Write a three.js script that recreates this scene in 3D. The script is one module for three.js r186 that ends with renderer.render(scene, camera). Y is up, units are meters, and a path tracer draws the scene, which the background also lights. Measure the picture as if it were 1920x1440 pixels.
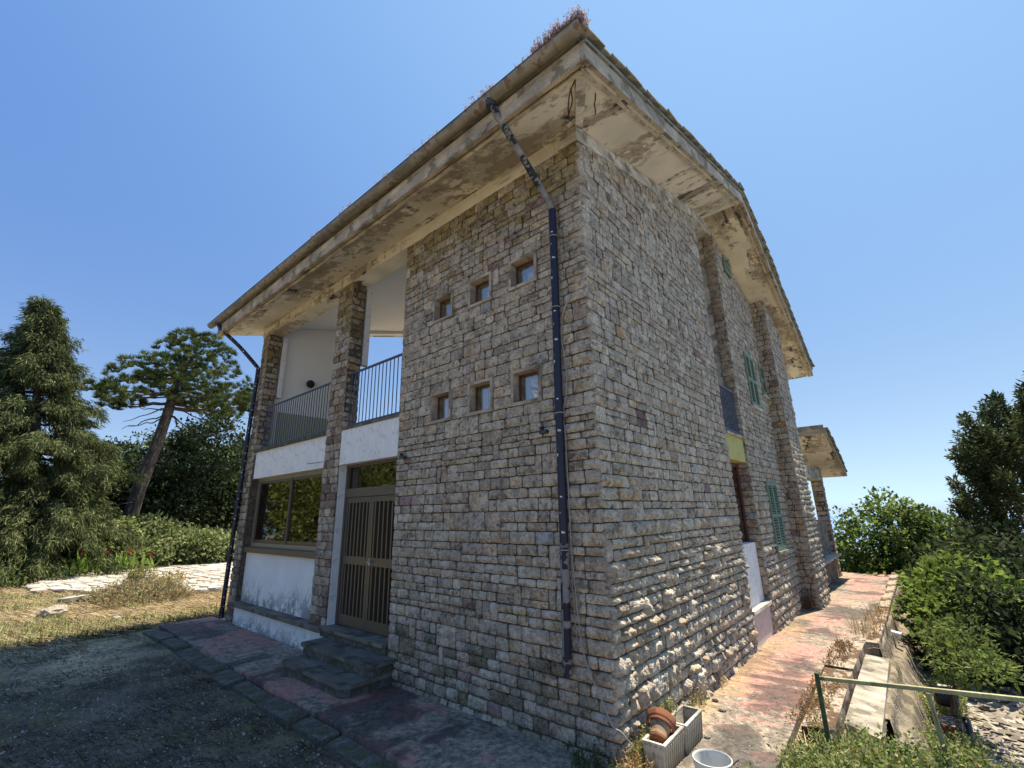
import * as THREE from 'three';
import { mergeGeometries, mergeVertices } from 'three/addons/utils/BufferGeometryUtils.js';
import { RoundedBoxGeometry } from 'three/addons/geometries/RoundedBoxGeometry.js';

// ---------- camera, sky, sun, exposure ----------
const scene = new THREE.Scene();
const camera = new THREE.PerspectiveCamera(80.52, 4 / 3, 0.05, 60000);
camera.position.set(2.2682, 2.05, 3.928);
{
  const r = new THREE.Vector3(0.75412062, -0.02002769, -0.65643048), u = new THREE.Vector3(0.19469617, 0.96141881, 0.19433802);
  const b = new THREE.Vector3(0.62721248, -0.27435881, 0.72892507);
  camera.quaternion.setFromRotationMatrix(new THREE.Matrix4().makeBasis(r, u, b));
}
const renderer = new THREE.WebGLRenderer({ antialias: true });
renderer.toneMapping = THREE.LinearToneMapping;
renderer.toneMappingExposure = 2.15;
renderer.shadowMap.enabled = true;
renderer.setSize(1024, 768);
const SUN = new THREE.Vector3(0.122, 1, -0.42).normalize();
const sun = new THREE.DirectionalLight(0xfff0d8, 4.9);
sun.position.copy(SUN).multiplyScalar(60);
sun.castShadow = true;
Object.assign(sun.shadow.camera, { left: -45, right: 30, top: 40, bottom: -40, near: 1, far: 160 });
sun.shadow.mapSize.set(4096, 4096);
sun.shadow.radius = 1.2;
scene.add(sun); scene.add(sun.target);
{
  const K = 0.545, W = 512, H = 256, d = new Float32Array(W * H * 4), v = new THREE.Vector3();
  for (let j = 0; j < H; j++) for (let i = 0; i < W; i++) {
    const th = ((i + 0.5) / W - 0.5) * 2 * Math.PI, ph = ((j + 0.5) / H - 0.5) * Math.PI;
    v.set(Math.cos(th) * Math.cos(ph), Math.sin(ph), Math.sin(th) * Math.cos(ph));
    const el = Math.max(0, v.y), t = Math.exp(-el * 5);
    const c = Math.max(0, v.dot(SUN)), g = c * c;
    const k = (j * W + i) * 4;
    d[k] = K * (0.074 + 0.53 * t + 0.236 * g);
    d[k + 1] = K * (0.202 + 0.62 * t + 0.328 * g);
    d[k + 2] = K * (0.560 + 0.42 * t + 0.300 * g);
    d[k + 3] = 1;
    if (v.y < 0) { d[k] = 0.30; d[k + 1] = 0.38; d[k + 2] = 0.46; }
  }
  const sky = new THREE.DataTexture(d, W, H, THREE.RGBAFormat, THREE.FloatType);
  sky.mapping = THREE.EquirectangularReflectionMapping;
  sky.magFilter = THREE.LinearFilter; sky.needsUpdate = true;
  scene.background = sky; scene.environment = sky;
}

// ---------- helpers ----------
let seed = 12345;
function rnd() { seed = (seed * 1664525 + 1013904223) >>> 0; return seed / 4294967296; }
const R = (a, b) => a + (b - a) * rnd();
const pick = a => a[Math.floor(rnd() * a.length)];
const clamp = (x, a = 0, b = 1) => Math.min(b, Math.max(a, x));
const sstep = (a, b, x) => { const t = clamp((x - a) / (b - a)); return t * t * (3 - 2 * t); };
const lerp = (a, b, t) => a + (b - a) * t;
const V = (x, y, z) => new THREE.Vector3(x, y, z);
function hash(x, y, s) { let h = (Math.imul(x, 374761393) + Math.imul(y, 668265263) + Math.imul(s, 2147483647 ^ 0x5bd1e995)) | 0; h = Math.imul(h ^ (h >>> 13), 1274126177); return ((h ^ (h >>> 16)) >>> 0) / 4294967296; }
function vnoise(x, y, s = 0, per = 0) {
  let xi = Math.floor(x), yi = Math.floor(y); const fx = x - xi, fy = y - yi;
  const u = fx * fx * (3 - 2 * fx), w = fy * fy * (3 - 2 * fy);
  let x1 = xi + 1, y1 = yi + 1;
  if (per) { const m = a => ((a % per) + per) % per; xi = m(xi); yi = m(yi); x1 = m(x1); y1 = m(y1); }
  const a = hash(xi, yi, s), b = hash(x1, yi, s), c = hash(xi, y1, s), d = hash(x1, y1, s);
  return a + (b - a) * u + (c - a) * w + (a - b - c + d) * u * w;
}
function fbm(x, y, s = 0, oct = 4, per = 0) { let a = 0, k = 0.5, n = 0; for (let i = 0; i < oct; i++) { a += k * vnoise(x, y, s + i * 17, per); n += k; x *= 2; y *= 2; per *= 2; k *= 0.5; } return a / n; }
function texture(W, H, fn, o = {}) {   // fn(u, v, out) with out = r, g, b in sRGB 0..255
  const d = new Uint8Array(W * H * 4), c = [0, 0, 0, 255];
  for (let j = 0; j < H; j++) for (let i = 0; i < W; i++) { c[3] = 255; fn(i / W, j / H, c); const k = (j * W + i) * 4; d[k] = clamp(c[0], 0, 255); d[k + 1] = clamp(c[1], 0, 255); d[k + 2] = clamp(c[2], 0, 255); d[k + 3] = c[3]; }
  const t = new THREE.DataTexture(d, W, H, THREE.RGBAFormat, THREE.UnsignedByteType);
  t.wrapS = t.wrapT = THREE.RepeatWrapping; t.magFilter = THREE.LinearFilter; t.minFilter = THREE.LinearMipmapLinearFilter; t.generateMipmaps = true;
  if (!o.data) t.colorSpace = THREE.SRGBColorSpace;
  if (o.repeat) t.repeat.set(o.repeat[0], o.repeat[1]);
  t.needsUpdate = true; return t;
}
const grey = (fn) => (u, v, c) => { const g = fn(u, v) * 255; c[0] = c[1] = c[2] = g; };
const used = {};
function numbered(n) { if (!(n in used)) { used[n] = 0; return n; } used[n]++; return n + '_' + String(used[n]).padStart(3, '0'); }
function mesh(name, geo, mat, parent = scene) {
  const m = new THREE.Mesh(geo, mat); m.name = parent === scene ? numbered(name) : name; m.castShadow = m.receiveShadow = true;
  parent.add(m); return m;
}
function tag(o, label, category, group) { o.userData.label = label; o.userData.category = category; if (group) o.userData.group = group; return o; }
function struct(o) { o.userData.kind = 'structure'; return o; }
function stuff(o, label, category) { o.userData.kind = 'stuff'; if (label) tag(o, label, category); return o; }
function thing(name, label, category, p = [0, 0, 0], group) { const g = new THREE.Group(); g.name = numbered(name); g.position.set(...p); scene.add(g); return tag(g, label, category, group); }
// box from corner to corner, uv in metres
function boxUV(g) {
  const p = g.attributes.position, n = g.attributes.normal, uv = new Float32Array(p.count * 2);
  for (let i = 0; i < p.count; i++) {
    const ax = Math.abs(n.getX(i)), ay = Math.abs(n.getY(i)), az = Math.abs(n.getZ(i));
    const x = p.getX(i), y = p.getY(i), z = p.getZ(i);
    if (ay >= ax && ay >= az) { uv[2 * i] = x; uv[2 * i + 1] = z; } else if (ax >= az) { uv[2 * i] = z; uv[2 * i + 1] = y; } else { uv[2 * i] = x; uv[2 * i + 1] = y; }
  }
  g.setAttribute('uv', new THREE.BufferAttribute(uv, 2)); return g;
}
function bx(x0, x1, y0, y1, z0, z1, r = 0) {
  const w = x1 - x0, h = y1 - y0, d = z1 - z0;
  const g = r ? new RoundedBoxGeometry(w, h, d, 2, Math.min(r, w / 2.01, h / 2.01, d / 2.01)) : new THREE.BoxGeometry(w, h, d);
  g.translate((x0 + x1) / 2, (y0 + y1) / 2, (z0 + z1) / 2);
  if (g.groups) g.clearGroups();
  return boxUV(g);
}
const merge = a => { const l = a.map(g => { const q = g.index ? g.toNonIndexed() : g; for (const k of Object.keys(q.attributes)) if (!['position', 'normal', 'uv'].includes(k)) q.deleteAttribute(k); return q; }); return l.length === 1 ? l[0] : mergeGeometries(l); };
// closed prism: planar polygon of 3D points swept along a vector
function prism(pts, off) {
  const P = pts.map(p => V(...p)), O = V(...off), n = P.length, pos = [];
  let nm = V(0, 0, 0); for (let i = 1; i < n - 1; i++) nm.add(P[i].clone().sub(P[0]).cross(P[i + 1].clone().sub(P[0])));
  if (nm.dot(O) > 0) P.reverse();
  const Q = P.map(p => p.clone().add(O)), tri = (a, b, c) => pos.push(a.x, a.y, a.z, b.x, b.y, b.z, c.x, c.y, c.z);
  nm.normalize(); const ax = Math.abs(nm.x) > 0.6 ? [1, 2] : Math.abs(nm.y) > 0.6 ? [0, 2] : [0, 1];
  const sh = P.map(p => new THREE.Vector2(p.getComponent(ax[0]), p.getComponent(ax[1])));
  const cw = THREE.ShapeUtils.isClockWise(sh);
  for (const f of THREE.ShapeUtils.triangulateShape(sh, [])) {
    let [a, b, c] = f; const t = P[b].clone().sub(P[a]).cross(P[c].clone().sub(P[a]));
    if (t.dot(O) > 0) [b, c] = [c, b];
    tri(P[a], P[b], P[c]); tri(Q[a], Q[c], Q[b]);
  }
  for (let i = 0; i < n; i++) { const j = (i + 1) % n; tri(P[i], Q[i], P[j]); tri(P[j], Q[i], Q[j]); }
  const g = new THREE.BufferGeometry(); g.setAttribute('position', new THREE.Float32BufferAttribute(pos, 3));
  g.computeVertexNormals(); return boxUV(g);
}
function tube(pts, r, seg = 8, n = 0, smooth = true) {
  const P = pts.map(p => V(...p));
  let path; if (smooth) path = new THREE.CatmullRomCurve3(P, false, 'catmullrom', 0.35); else { path = new THREE.CurvePath(); for (let i = 0; i < P.length - 1; i++) path.add(new THREE.LineCurve3(P[i], P[i + 1])); }
  const L = path.getLength ? path.getLength() : 1;
  const g = new THREE.TubeGeometry(path, n || Math.max(2, (pts.length - 1) * 6), r, seg, false);
  const uv = g.attributes.uv; for (let i = 0; i < uv.count; i++) uv.setXY(i, uv.getX(i) * L, uv.getY(i) * 2 * Math.PI * r);
  return g;
}
function bar(a, b, r, seg = 6) { const A = V(...a), B = V(...b), d = B.clone().sub(A), g = new THREE.CylinderGeometry(r, r, d.length(), seg); g.applyQuaternion(new THREE.Quaternion().setFromUnitVectors(V(0, 1, 0), d.normalize())); g.translate((A.x + B.x) / 2, (A.y + B.y) / 2, (A.z + B.z) / 2); return g; }
const std = (o) => new THREE.MeshStandardMaterial(o);
const lin = (r, g, b) => new THREE.Color().setRGB(r, g, b);
// projected size in the photograph's frame, to choose which pieces are separate parts
camera.updateMatrixWorld(); camera.updateProjectionMatrix();
const VP = new THREE.Matrix4().multiplyMatrices(camera.projectionMatrix, camera.matrixWorld.clone().invert());
function px(p) { const q = p.clone().applyMatrix4(VP); return [(q.x + 1) * 960, (1 - q.y) * 720]; }
// ---------- materials ----------
const T = {};
T.stone = texture(512, 512, (u, v, c) => {
  const a = fbm(u * 8, v * 8, 1, 5, 8), b = fbm(u * 32, v * 32, 9, 3, 32), p = vnoise(u * 128, v * 128, 4, 128);
  let k = 0.93 + 0.24 * (a - 0.5) * 2 * 0.8 + 0.3 * (b - 0.5) + 0.16 * (p - 0.5);
  const rust = 0.4 * sstep(0.54, 0.8, fbm(u * 6, v * 6, 33, 4, 6));
  const dark = sstep(0.6, 0.72, fbm(u * 14, v * 14, 51, 4, 14)) + 0.8 * sstep(0.06, 0.0, Math.abs(fbm(u * 18, v * 18, 57, 4, 18) - 0.5));
  k *= 1 - 0.24 * dark;
  c[0] = 255 * k * (1 + 0.04 * rust); c[1] = 250 * k * (1 - 0.10 * rust); c[2] = 240 * k * (1 - 0.28 * rust);
});
T.stoneB = texture(512, 512, grey((u, v) => 0.55 * fbm(u * 20, v * 20, 3, 4, 20) + 0.45 * Math.abs(2 * fbm(u * 34, v * 34, 8, 3, 34) - 1)), { data: true });
T.mortar = texture(256, 256, (u, v, c) => { const k = 0.5 + 0.6 * (fbm(u * 16, v * 16, 5, 4, 16) - 0.5) + 0.3 * (vnoise(u * 100, v * 100, 2, 100) - 0.5); c[0] = 128 * k + 26; c[1] = 112 * k + 24; c[2] = 90 * k + 20; });
T.plaster = texture(1024, 1024, (u, v, c) => {
  const x = u * 4, y = v * 4;   // tile of 4 m
  const a = fbm(x * 3, y * 3, 61, 5, 12), st = fbm(x * 8, y * 2, 67, 3, 8), g = fbm(x * 5, y * 5, 71, 5, 20);
  let k = 0.94 + 0.07 * (a - 0.5) + 0.05 * (st - 0.5);
  const blot = sstep(0.60, 0.80, g) * 0.10; k -= blot;
  c[0] = 236 * k; c[1] = 235 * k; c[2] = 231 * k;
});
T.grime = texture(1024, 256, (u, v, c) => {   // plinth and lower panels: mould with ragged outline at their foot and right end
  const x = u * 4, y = v;
  const n = fbm(x * 4, y * 4, 81, 5, 16), f = fbm(x * 14, y * 14, 83, 4, 0);
  const n2 = fbm(x * 1.1, y * 0.8, 85, 3, 0), wx = 0.5 * (n - 0.5), low0 = sstep(0.62, 0.0, y + 0.5 * (n2 - 0.5)), low1 = sstep(0.30 + 0.35 * (n2 - 0.42), -0.05, y + 0.3 * (n - 0.5)), unused = low1;
  const sm = sstep(0.50, 0.72, 0.6 * fbm(x * 5 + wx, y * 4, 87, 5, 0) + 0.4 * fbm(x * 22, y * 18, 89, 3, 0) + 0.16 * low0) * low0;
  const k = 0.95 + 0.1 * (fbm(x * 3, y * 3, 61, 4, 12) - 0.5) - 0.36 * sm;
  c[0] = 236 * k; c[1] = 235 * k; c[2] = 230 * k;
});
const peel = (sx, sy, s, amt) => (u, v, c) => {   // flaking cream paint over grey render; tile of 12 m
  const x = u * 12, y = v * 12;
  const st = fbm(x * sx, y * sy, s, 5, 0), big = fbm(x * 0.6, y * 0.6, s + 5, 3, 0), fine = fbm(x * 9, y * 9, s + 9, 4, 0), mid = fbm(x * 2.4, y * 2.4, s + 13, 4, 0);
  const ff = fbm(x * 26, y * 26, s + 19, 3, 0), f = st * 0.46 + big * 0.30 + fine * 0.20 + 0.12 * ff + amt;
  const off = sstep(0.525, 0.575, f) * (0.45 + 0.55 * sstep(0.35, 0.65, mid)), dark = sstep(0.61, 0.66, f + 0.3 * (fine - 0.5)) * 0.8, crack = sstep(0.045, 0.0, Math.abs(st - 0.52)) * sstep(0.5, 0.6, mid);
  let r = 226, g = 220, b = 204; const k = 0.94 + 0.2 * (mid - 0.5); r *= k; g *= k; b *= k;
  const kk = 0.9 + 0.5 * (fine - 0.5); r = lerp(r, 172 * kk, off * 0.9); g = lerp(g, 162 * kk, off * 0.9); b = lerp(b, 145 * kk, off * 0.9);
  r = lerp(r, 112, dark * 0.6); g = lerp(g, 100, dark * 0.6); b = lerp(b, 90, dark * 0.6);
  const q = 1 - 0.5 * crack * (0.35 + off); c[0] = r * q; c[1] = g * q; c[2] = b * q;
};
T.soffitA = texture(1536, 1536, peel(0.7, 3.2, 117, 0.015), { repeat: [1 / 12, 1 / 12] });
T.soffitB = texture(1536, 1536, peel(3.0, 0.7, 141, 0.03), { repeat: [1 / 12, 1 / 12] });
T.soffitA.offset.set(-1 / 12, -1 / 12); T.soffitB.offset.set(-1 / 12, 1 / 12);
T.conc = texture(512, 512, (u, v, c) => { const x = u * 2, y = v * 2; const a = fbm(x * 4, y * 4, 161, 5, 8), st = fbm(x * 4, y * 16, 163, 4, 8), p = vnoise(u * 200, v * 200, 6, 200); const k = 0.96 + 0.5 * (a - 0.5) + 0.35 * (st - 0.5) + 0.16 * (p - 0.5); const l = sstep(0.55, 0.68, fbm(x * 6, y * 6, 171, 4, 12)); c[0] = 190 * k * (1 - 0.25 * l); c[1] = 184 * k * (1 - 0.25 * l); c[2] = 172 * k * (1 - 0.28 * l); }, { repeat: [0.5, 0.5] });
T.concB = texture(512, 512, grey((u, v) => 0.6 * fbm(u * 24, v * 24, 181, 4, 24) + 0.4 * vnoise(u * 160, v * 160, 7, 160)), { data: true, repeat: [0.8, 0.8] });
T.walk = texture(1536, 1728, (u, v, c) => {   // worn red floor paint on concrete, laid over 16 m x 18 m
  const x = u * 16 - 10.2, z = v * 18 - 16;
  const st = fbm(x * 2.2, z * 9, 201, 4), st2 = fbm(x * 9, z * 2.2, 207, 4), big = fbm(x * 0.9, z * 0.55, 203, 4), fine = fbm(x * 22, z * 22, 205, 3), g = vnoise(x * 70, z * 70, 3);
  const streak = z < 0.2 ? st : 0.5 * (st + st2);
  const paint = sstep(0.49, 0.56, big * 0.55 + streak * 0.42 + 0.1 * fine - 0.03 - 0.05 * sstep(0.75, 1.3, x));
  const k = 0.82 + 0.55 * (fine - 0.5) + 0.34 * (g - 0.5) + 0.5 * (streak - 0.5);
  let r = 166 * k, gg = 153 * k, b = 137 * k;
  const pk = 0.92 + 0.3 * (fine - 0.5) + 0.12 * (g - 0.5);
  r = lerp(r, 180 * pk, paint * 0.85); gg = lerp(gg, 130 * pk, paint * 0.85); b = lerp(b, 119 * pk, paint * 0.85);
  const dirt = sstep(0.52, 0.64, fbm(x * 1.7, z * 1.2, 211, 5) * 0.7 + streak * 0.32);
  r *= 1 - 0.42 * dirt; gg *= 1 - 0.40 * dirt; b *= 1 - 0.38 * dirt;
  const moss = x > 0 && z < -0.3 ? sstep(0.40, 0.0, Math.abs(x) + 0.7 * (fbm(x * 3, z * 3, 213, 4) - 0.45)) : 0;
  r = lerp(r, 162, moss * 0.5); gg = lerp(gg, 140, moss * 0.5); b = lerp(b, 96, moss * 0.5);
  const joint = z < 0 && Math.abs(((z + 100) % 3.1) - 1.2) < 0.008 ? 0.5 : 1;
  const chip = vnoise(x * 45, z * 45, 91) > 0.93 ? 1.35 : 1;
  c[0] = r * joint * chip; c[1] = gg * joint * chip; c[2] = b * joint * chip;
});
T.soil = texture(1024, 1024, (u, v, c) => {   // tile of 3 m, near white so that vertex colours tint it
  const x = u * 3, y = v * 3, a = fbm(x * 3, y * 3, 221, 6, 9), f = fbm(x * 20, y * 20, 223, 4, 60), p = vnoise(x * 60, y * 60, 225, 180), w = fbm(x * 8, y * 30, 227, 3, 0);
  let k = 0.92 + 0.6 * (a - 0.5) + 0.5 * (f - 0.5) + 0.3 * (w - 0.5); if (p > 0.9) k += 0.5; if (p < 0.1) k -= 0.25;
  c[0] = 236 * k; c[1] = 232 * k; c[2] = 224 * k;
});
T.soilB = texture(1024, 1024, grey((u, v) => 0.5 * fbm(u * 24, v * 24, 231, 5, 24) + 0.5 * Math.pow(vnoise(u * 150, v * 150, 233, 150), 2)), { data: true });
T.soil.repeat.set(1 / 3, 1 / 3); T.soilB.repeat.set(1 / 3, 1 / 3);
T.pipe = texture(512, 512, (u, v, c) => {   // navy paint chipped to grey zinc
  const f = fbm(u * 6, v * 3, 241, 5, 0), h = fbm(u * 22, v * 10, 243, 4, 0), chip = sstep(0.67, 0.685, f * 0.55 + h * 0.45);
  c[0] = lerp(16, 150 + 60 * h, chip); c[1] = lerp(19, 150 + 55 * h, chip); c[2] = lerp(44, 150 + 50 * h, chip);
});
T.pipeBare = texture(512, 512, (u, v, c) => {
  const f = fbm(u * 5, v * 3, 251, 5, 0), h = fbm(u * 20, v * 9, 253, 4, 0), chip = sstep(0.48, 0.50, f * 0.6 + h * 0.4);
  c[0] = lerp(24, 84 + 62 * h, chip); c[1] = lerp(25, 82 + 60 * h, chip); c[2] = lerp(38, 82 + 58 * h, chip);
});
T.gutter = texture(1024, 256, (u, v, c) => { const x = u * 6, y = v; const a = fbm(x * 2, y * 3, 261, 5, 0), s = fbm(x * 10, y * 2, 263, 4, 0), k = 0.8 + 0.5 * (a - 0.5) + 0.3 * (s - 0.5), ru = sstep(0.6, 0.7, s * 0.6 + a * 0.4); c[0] = lerp(156 * k, 100, ru * .8); c[1] = lerp(149 * k, 80, ru * .8); c[2] = lerp(134 * k, 66, ru * .8); }, { repeat: [1 / 6, 1] });
T.bark = texture(256, 512, (u, v, c) => { const a = fbm(u * 10, v * 5, 271, 4, 0), k = 0.5 + 0.9 * (Math.abs(2 * a - 1)) + 0.3 * (vnoise(u * 60, v * 60, 3) - 0.5); c[0] = 118 * k; c[1] = 102 * k; c[2] = 88 * k; });
T.barkB = texture(256, 512, grey((u, v) => Math.abs(2 * fbm(u * 10, v * 5, 271, 4, 0) - 1)), { data: true });
T.moss = texture(512, 512, (u, v, c) => { const a = fbm(u * 8, v * 8, 281, 5, 8), f = fbm(u * 40, v * 40, 283, 3, 40); const g = sstep(0.42, 0.6, a * 0.7 + f * 0.3); const k = 0.85 + 0.7 * (f - 0.5); c[0] = lerp(112 * k, 80 * k, g); c[1] = lerp(108 * k, 84 * k, g); c[2] = lerp(102 * k, 56 * k, g); });
T.crust = texture(512, 512, (u, v, c) => { const a = fbm(u * 7, v * 7, 285, 5, 7), f = fbm(u * 34, v * 34, 287, 3, 34), p = vnoise(u * 120, v * 120, 4, 120); const g = sstep(0.47, 0.56, a * 0.65 + f * 0.35), k = 0.9 + 0.5 * (f - 0.5) + 0.25 * (p - 0.5); c[0] = lerp(176 * k, 96 * k, g); c[1] = lerp(164 * k, 74 * k, g); c[2] = lerp(146 * k, 54 * k, g); }, { repeat: [0.8, 0.8] });
T.wood = texture(256, 256, (u, v, c) => { const k = 0.7 + 0.5 * (fbm(u * 30, v * 3, 291, 4, 0) - 0.5); c[0] = 120 * k; c[1] = 74 * k; c[2] = 46 * k; });

const mats = {
  stone: std({ map: T.stone, bumpMap: T.stoneB, bumpScale: 0.03, roughness: 0.93, vertexColors: true }),
  mortar: std({ map: T.mortar, bumpMap: T.concB, bumpScale: 0.006, roughness: 1 }),
  plaster: std({ map: T.plaster, roughness: 0.95 }),
  grime: std({ map: T.grime, roughness: 0.95 }),
  crust: std({ map: T.crust, bumpMap: T.concB, bumpScale: 0.015, roughness: 0.98 }),
  inner: std({ color: lin(0.80, 0.78, 0.74), roughness: 0.95 }),
  greenDado: std({ color: lin(0.36, 0.38, 0.26), roughness: 0.8 }),
  soffitA: std({ map: T.soffitA, bumpMap: T.concB, bumpScale: 0.004, roughness: 0.95 }),
  soffitB: std({ map: T.soffitB, bumpMap: T.concB, bumpScale: 0.004, roughness: 0.95 }),
  conc: std({ map: T.conc, bumpMap: T.concB, bumpScale: 0.005, roughness: 0.95 }),
  concDark: std({ map: T.conc, color: lin(0.34, 0.32, 0.29), bumpMap: T.concB, bumpScale: 0.006, roughness: 0.95 }),
  fascia: std({ map: T.conc, color: lin(0.80, 0.73, 0.63), bumpMap: T.concB, bumpScale: 0.005, roughness: 0.95 }),
  rubble: std({ map: T.conc, color: lin(0.48, 0.43, 0.35), bumpMap: T.stoneB, bumpScale: 0.03, roughness: 0.98 }),
  concWarm: std({ map: T.conc, color: lin(0.92, 0.87, 0.76), bumpMap: T.concB, bumpScale: 0.005, roughness: 0.95 }),
  frameConc: std({ map: T.conc, color: lin(0.72, 0.65, 0.57), bumpMap: T.concB, bumpScale: 0.003, roughness: 0.95 }),
  beamPlaster: std({ map: T.soffitA, bumpMap: T.concB, bumpScale: 0.004, roughness: 0.95 }),
  paleConc: std({ map: T.conc, color: lin(0.74, 0.72, 0.68), bumpMap: T.concB, bumpScale: 0.012, roughness: 0.95 }),
  walk: std({ map: T.walk, bumpMap: T.concB, bumpScale: 0.004, roughness: 0.92 }),
  moss: std({ map: T.moss, bumpMap: T.concB, bumpScale: 0.008, roughness: 0.95 }),
  soil: std({ map: T.soil, bumpMap: T.soilB, bumpScale: 0.035, roughness: 0.98, vertexColors: true }),
  pipe: std({ map: T.pipe, roughness: 0.5, metalness: 0 }),
  pipeBare: std({ map: T.pipeBare, roughness: 0.7 }),
  gutter: std({ map: T.gutter, roughness: 0.75, side: THREE.DoubleSide }),
  bark: std({ map: T.bark, bumpMap: T.barkB, bumpScale: 0.03, roughness: 0.95 }),
  bronze: std({ color: lin(0.15, 0.122, 0.09), roughness: 0.42, metalness: 0.55 }),
  bronzeLight: std({ color: lin(0.30, 0.26, 0.19), roughness: 0.45, metalness: 0.4 }),
  iron: std({ color: lin(0.045, 0.05, 0.06), roughness: 0.6, metalness: 0.2 }),
  railBlue: std({ color: lin(0.07, 0.085, 0.125), roughness: 0.55 }),
  wood: std({ map: T.wood, roughness: 0.6 }),
  shutter: std({ color: lin(0.16, 0.22, 0.155), roughness: 0.7 }),
  slate: std({ map: T.conc, color: lin(0.46, 0.48, 0.44), roughness: 0.85 }),
  yellow: std({ map: T.plaster, color: lin(0.62, 0.57, 0.20), roughness: 0.9 }),
  pink: std({ map: T.plaster, color: lin(0.72, 0.62, 0.60), roughness: 0.95 }),
  glass: new THREE.MeshPhysicalMaterial({ color: lin(0.92, 0.95, 0.95), transmission: 1, thickness: 0, roughness: 0.01, ior: 1.5 }),
  glassSmall: new THREE.MeshPhysicalMaterial({ color: lin(0.92, 0.95, 0.95), transmission: 1, thickness: 0, roughness: 0.02, ior: 2.3 }),
  glassDark: new THREE.MeshPhysicalMaterial({ color: lin(0.50, 0.34, 0.26), transmission: 1, thickness: 0, roughness: 0.015, ior: 1.7 }),
  dark: std({ color: lin(0.02, 0.018, 0.016), roughness: 0.9 }),
  cable: std({ color: lin(0.30, 0.28, 0.25), roughness: 0.7 }),
};
// ---------- masonry ----------
const house = thing('stone_house', 'two-storey house of rough squared stone with deep concrete eaves and open loggia', 'house');
const allStones = [];
const PAL = [[.37, .325, .268], [.36, .318, .262], [.35, .305, .25], [.385, .342, .283], [.325, .278, .23], [.36, .314, .257], [.35, .314, .265], [.33, .283, .235], [.375, .332, .273]];
const RARE = [[.23, .155, .15], [.27, .19, .18], [.36, .27, .17], [.29, .295, .30], [.24, .18, .14]];
function stoneColor(y) { const k = R(0.88, 1.08), h = R(-.02, .02); return (rnd() < 0.03 ? pick(RARE) : pick(PAL)).map((c, i) => c * 1.25 * k * (1 + (1 - i) * h)); }
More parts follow.
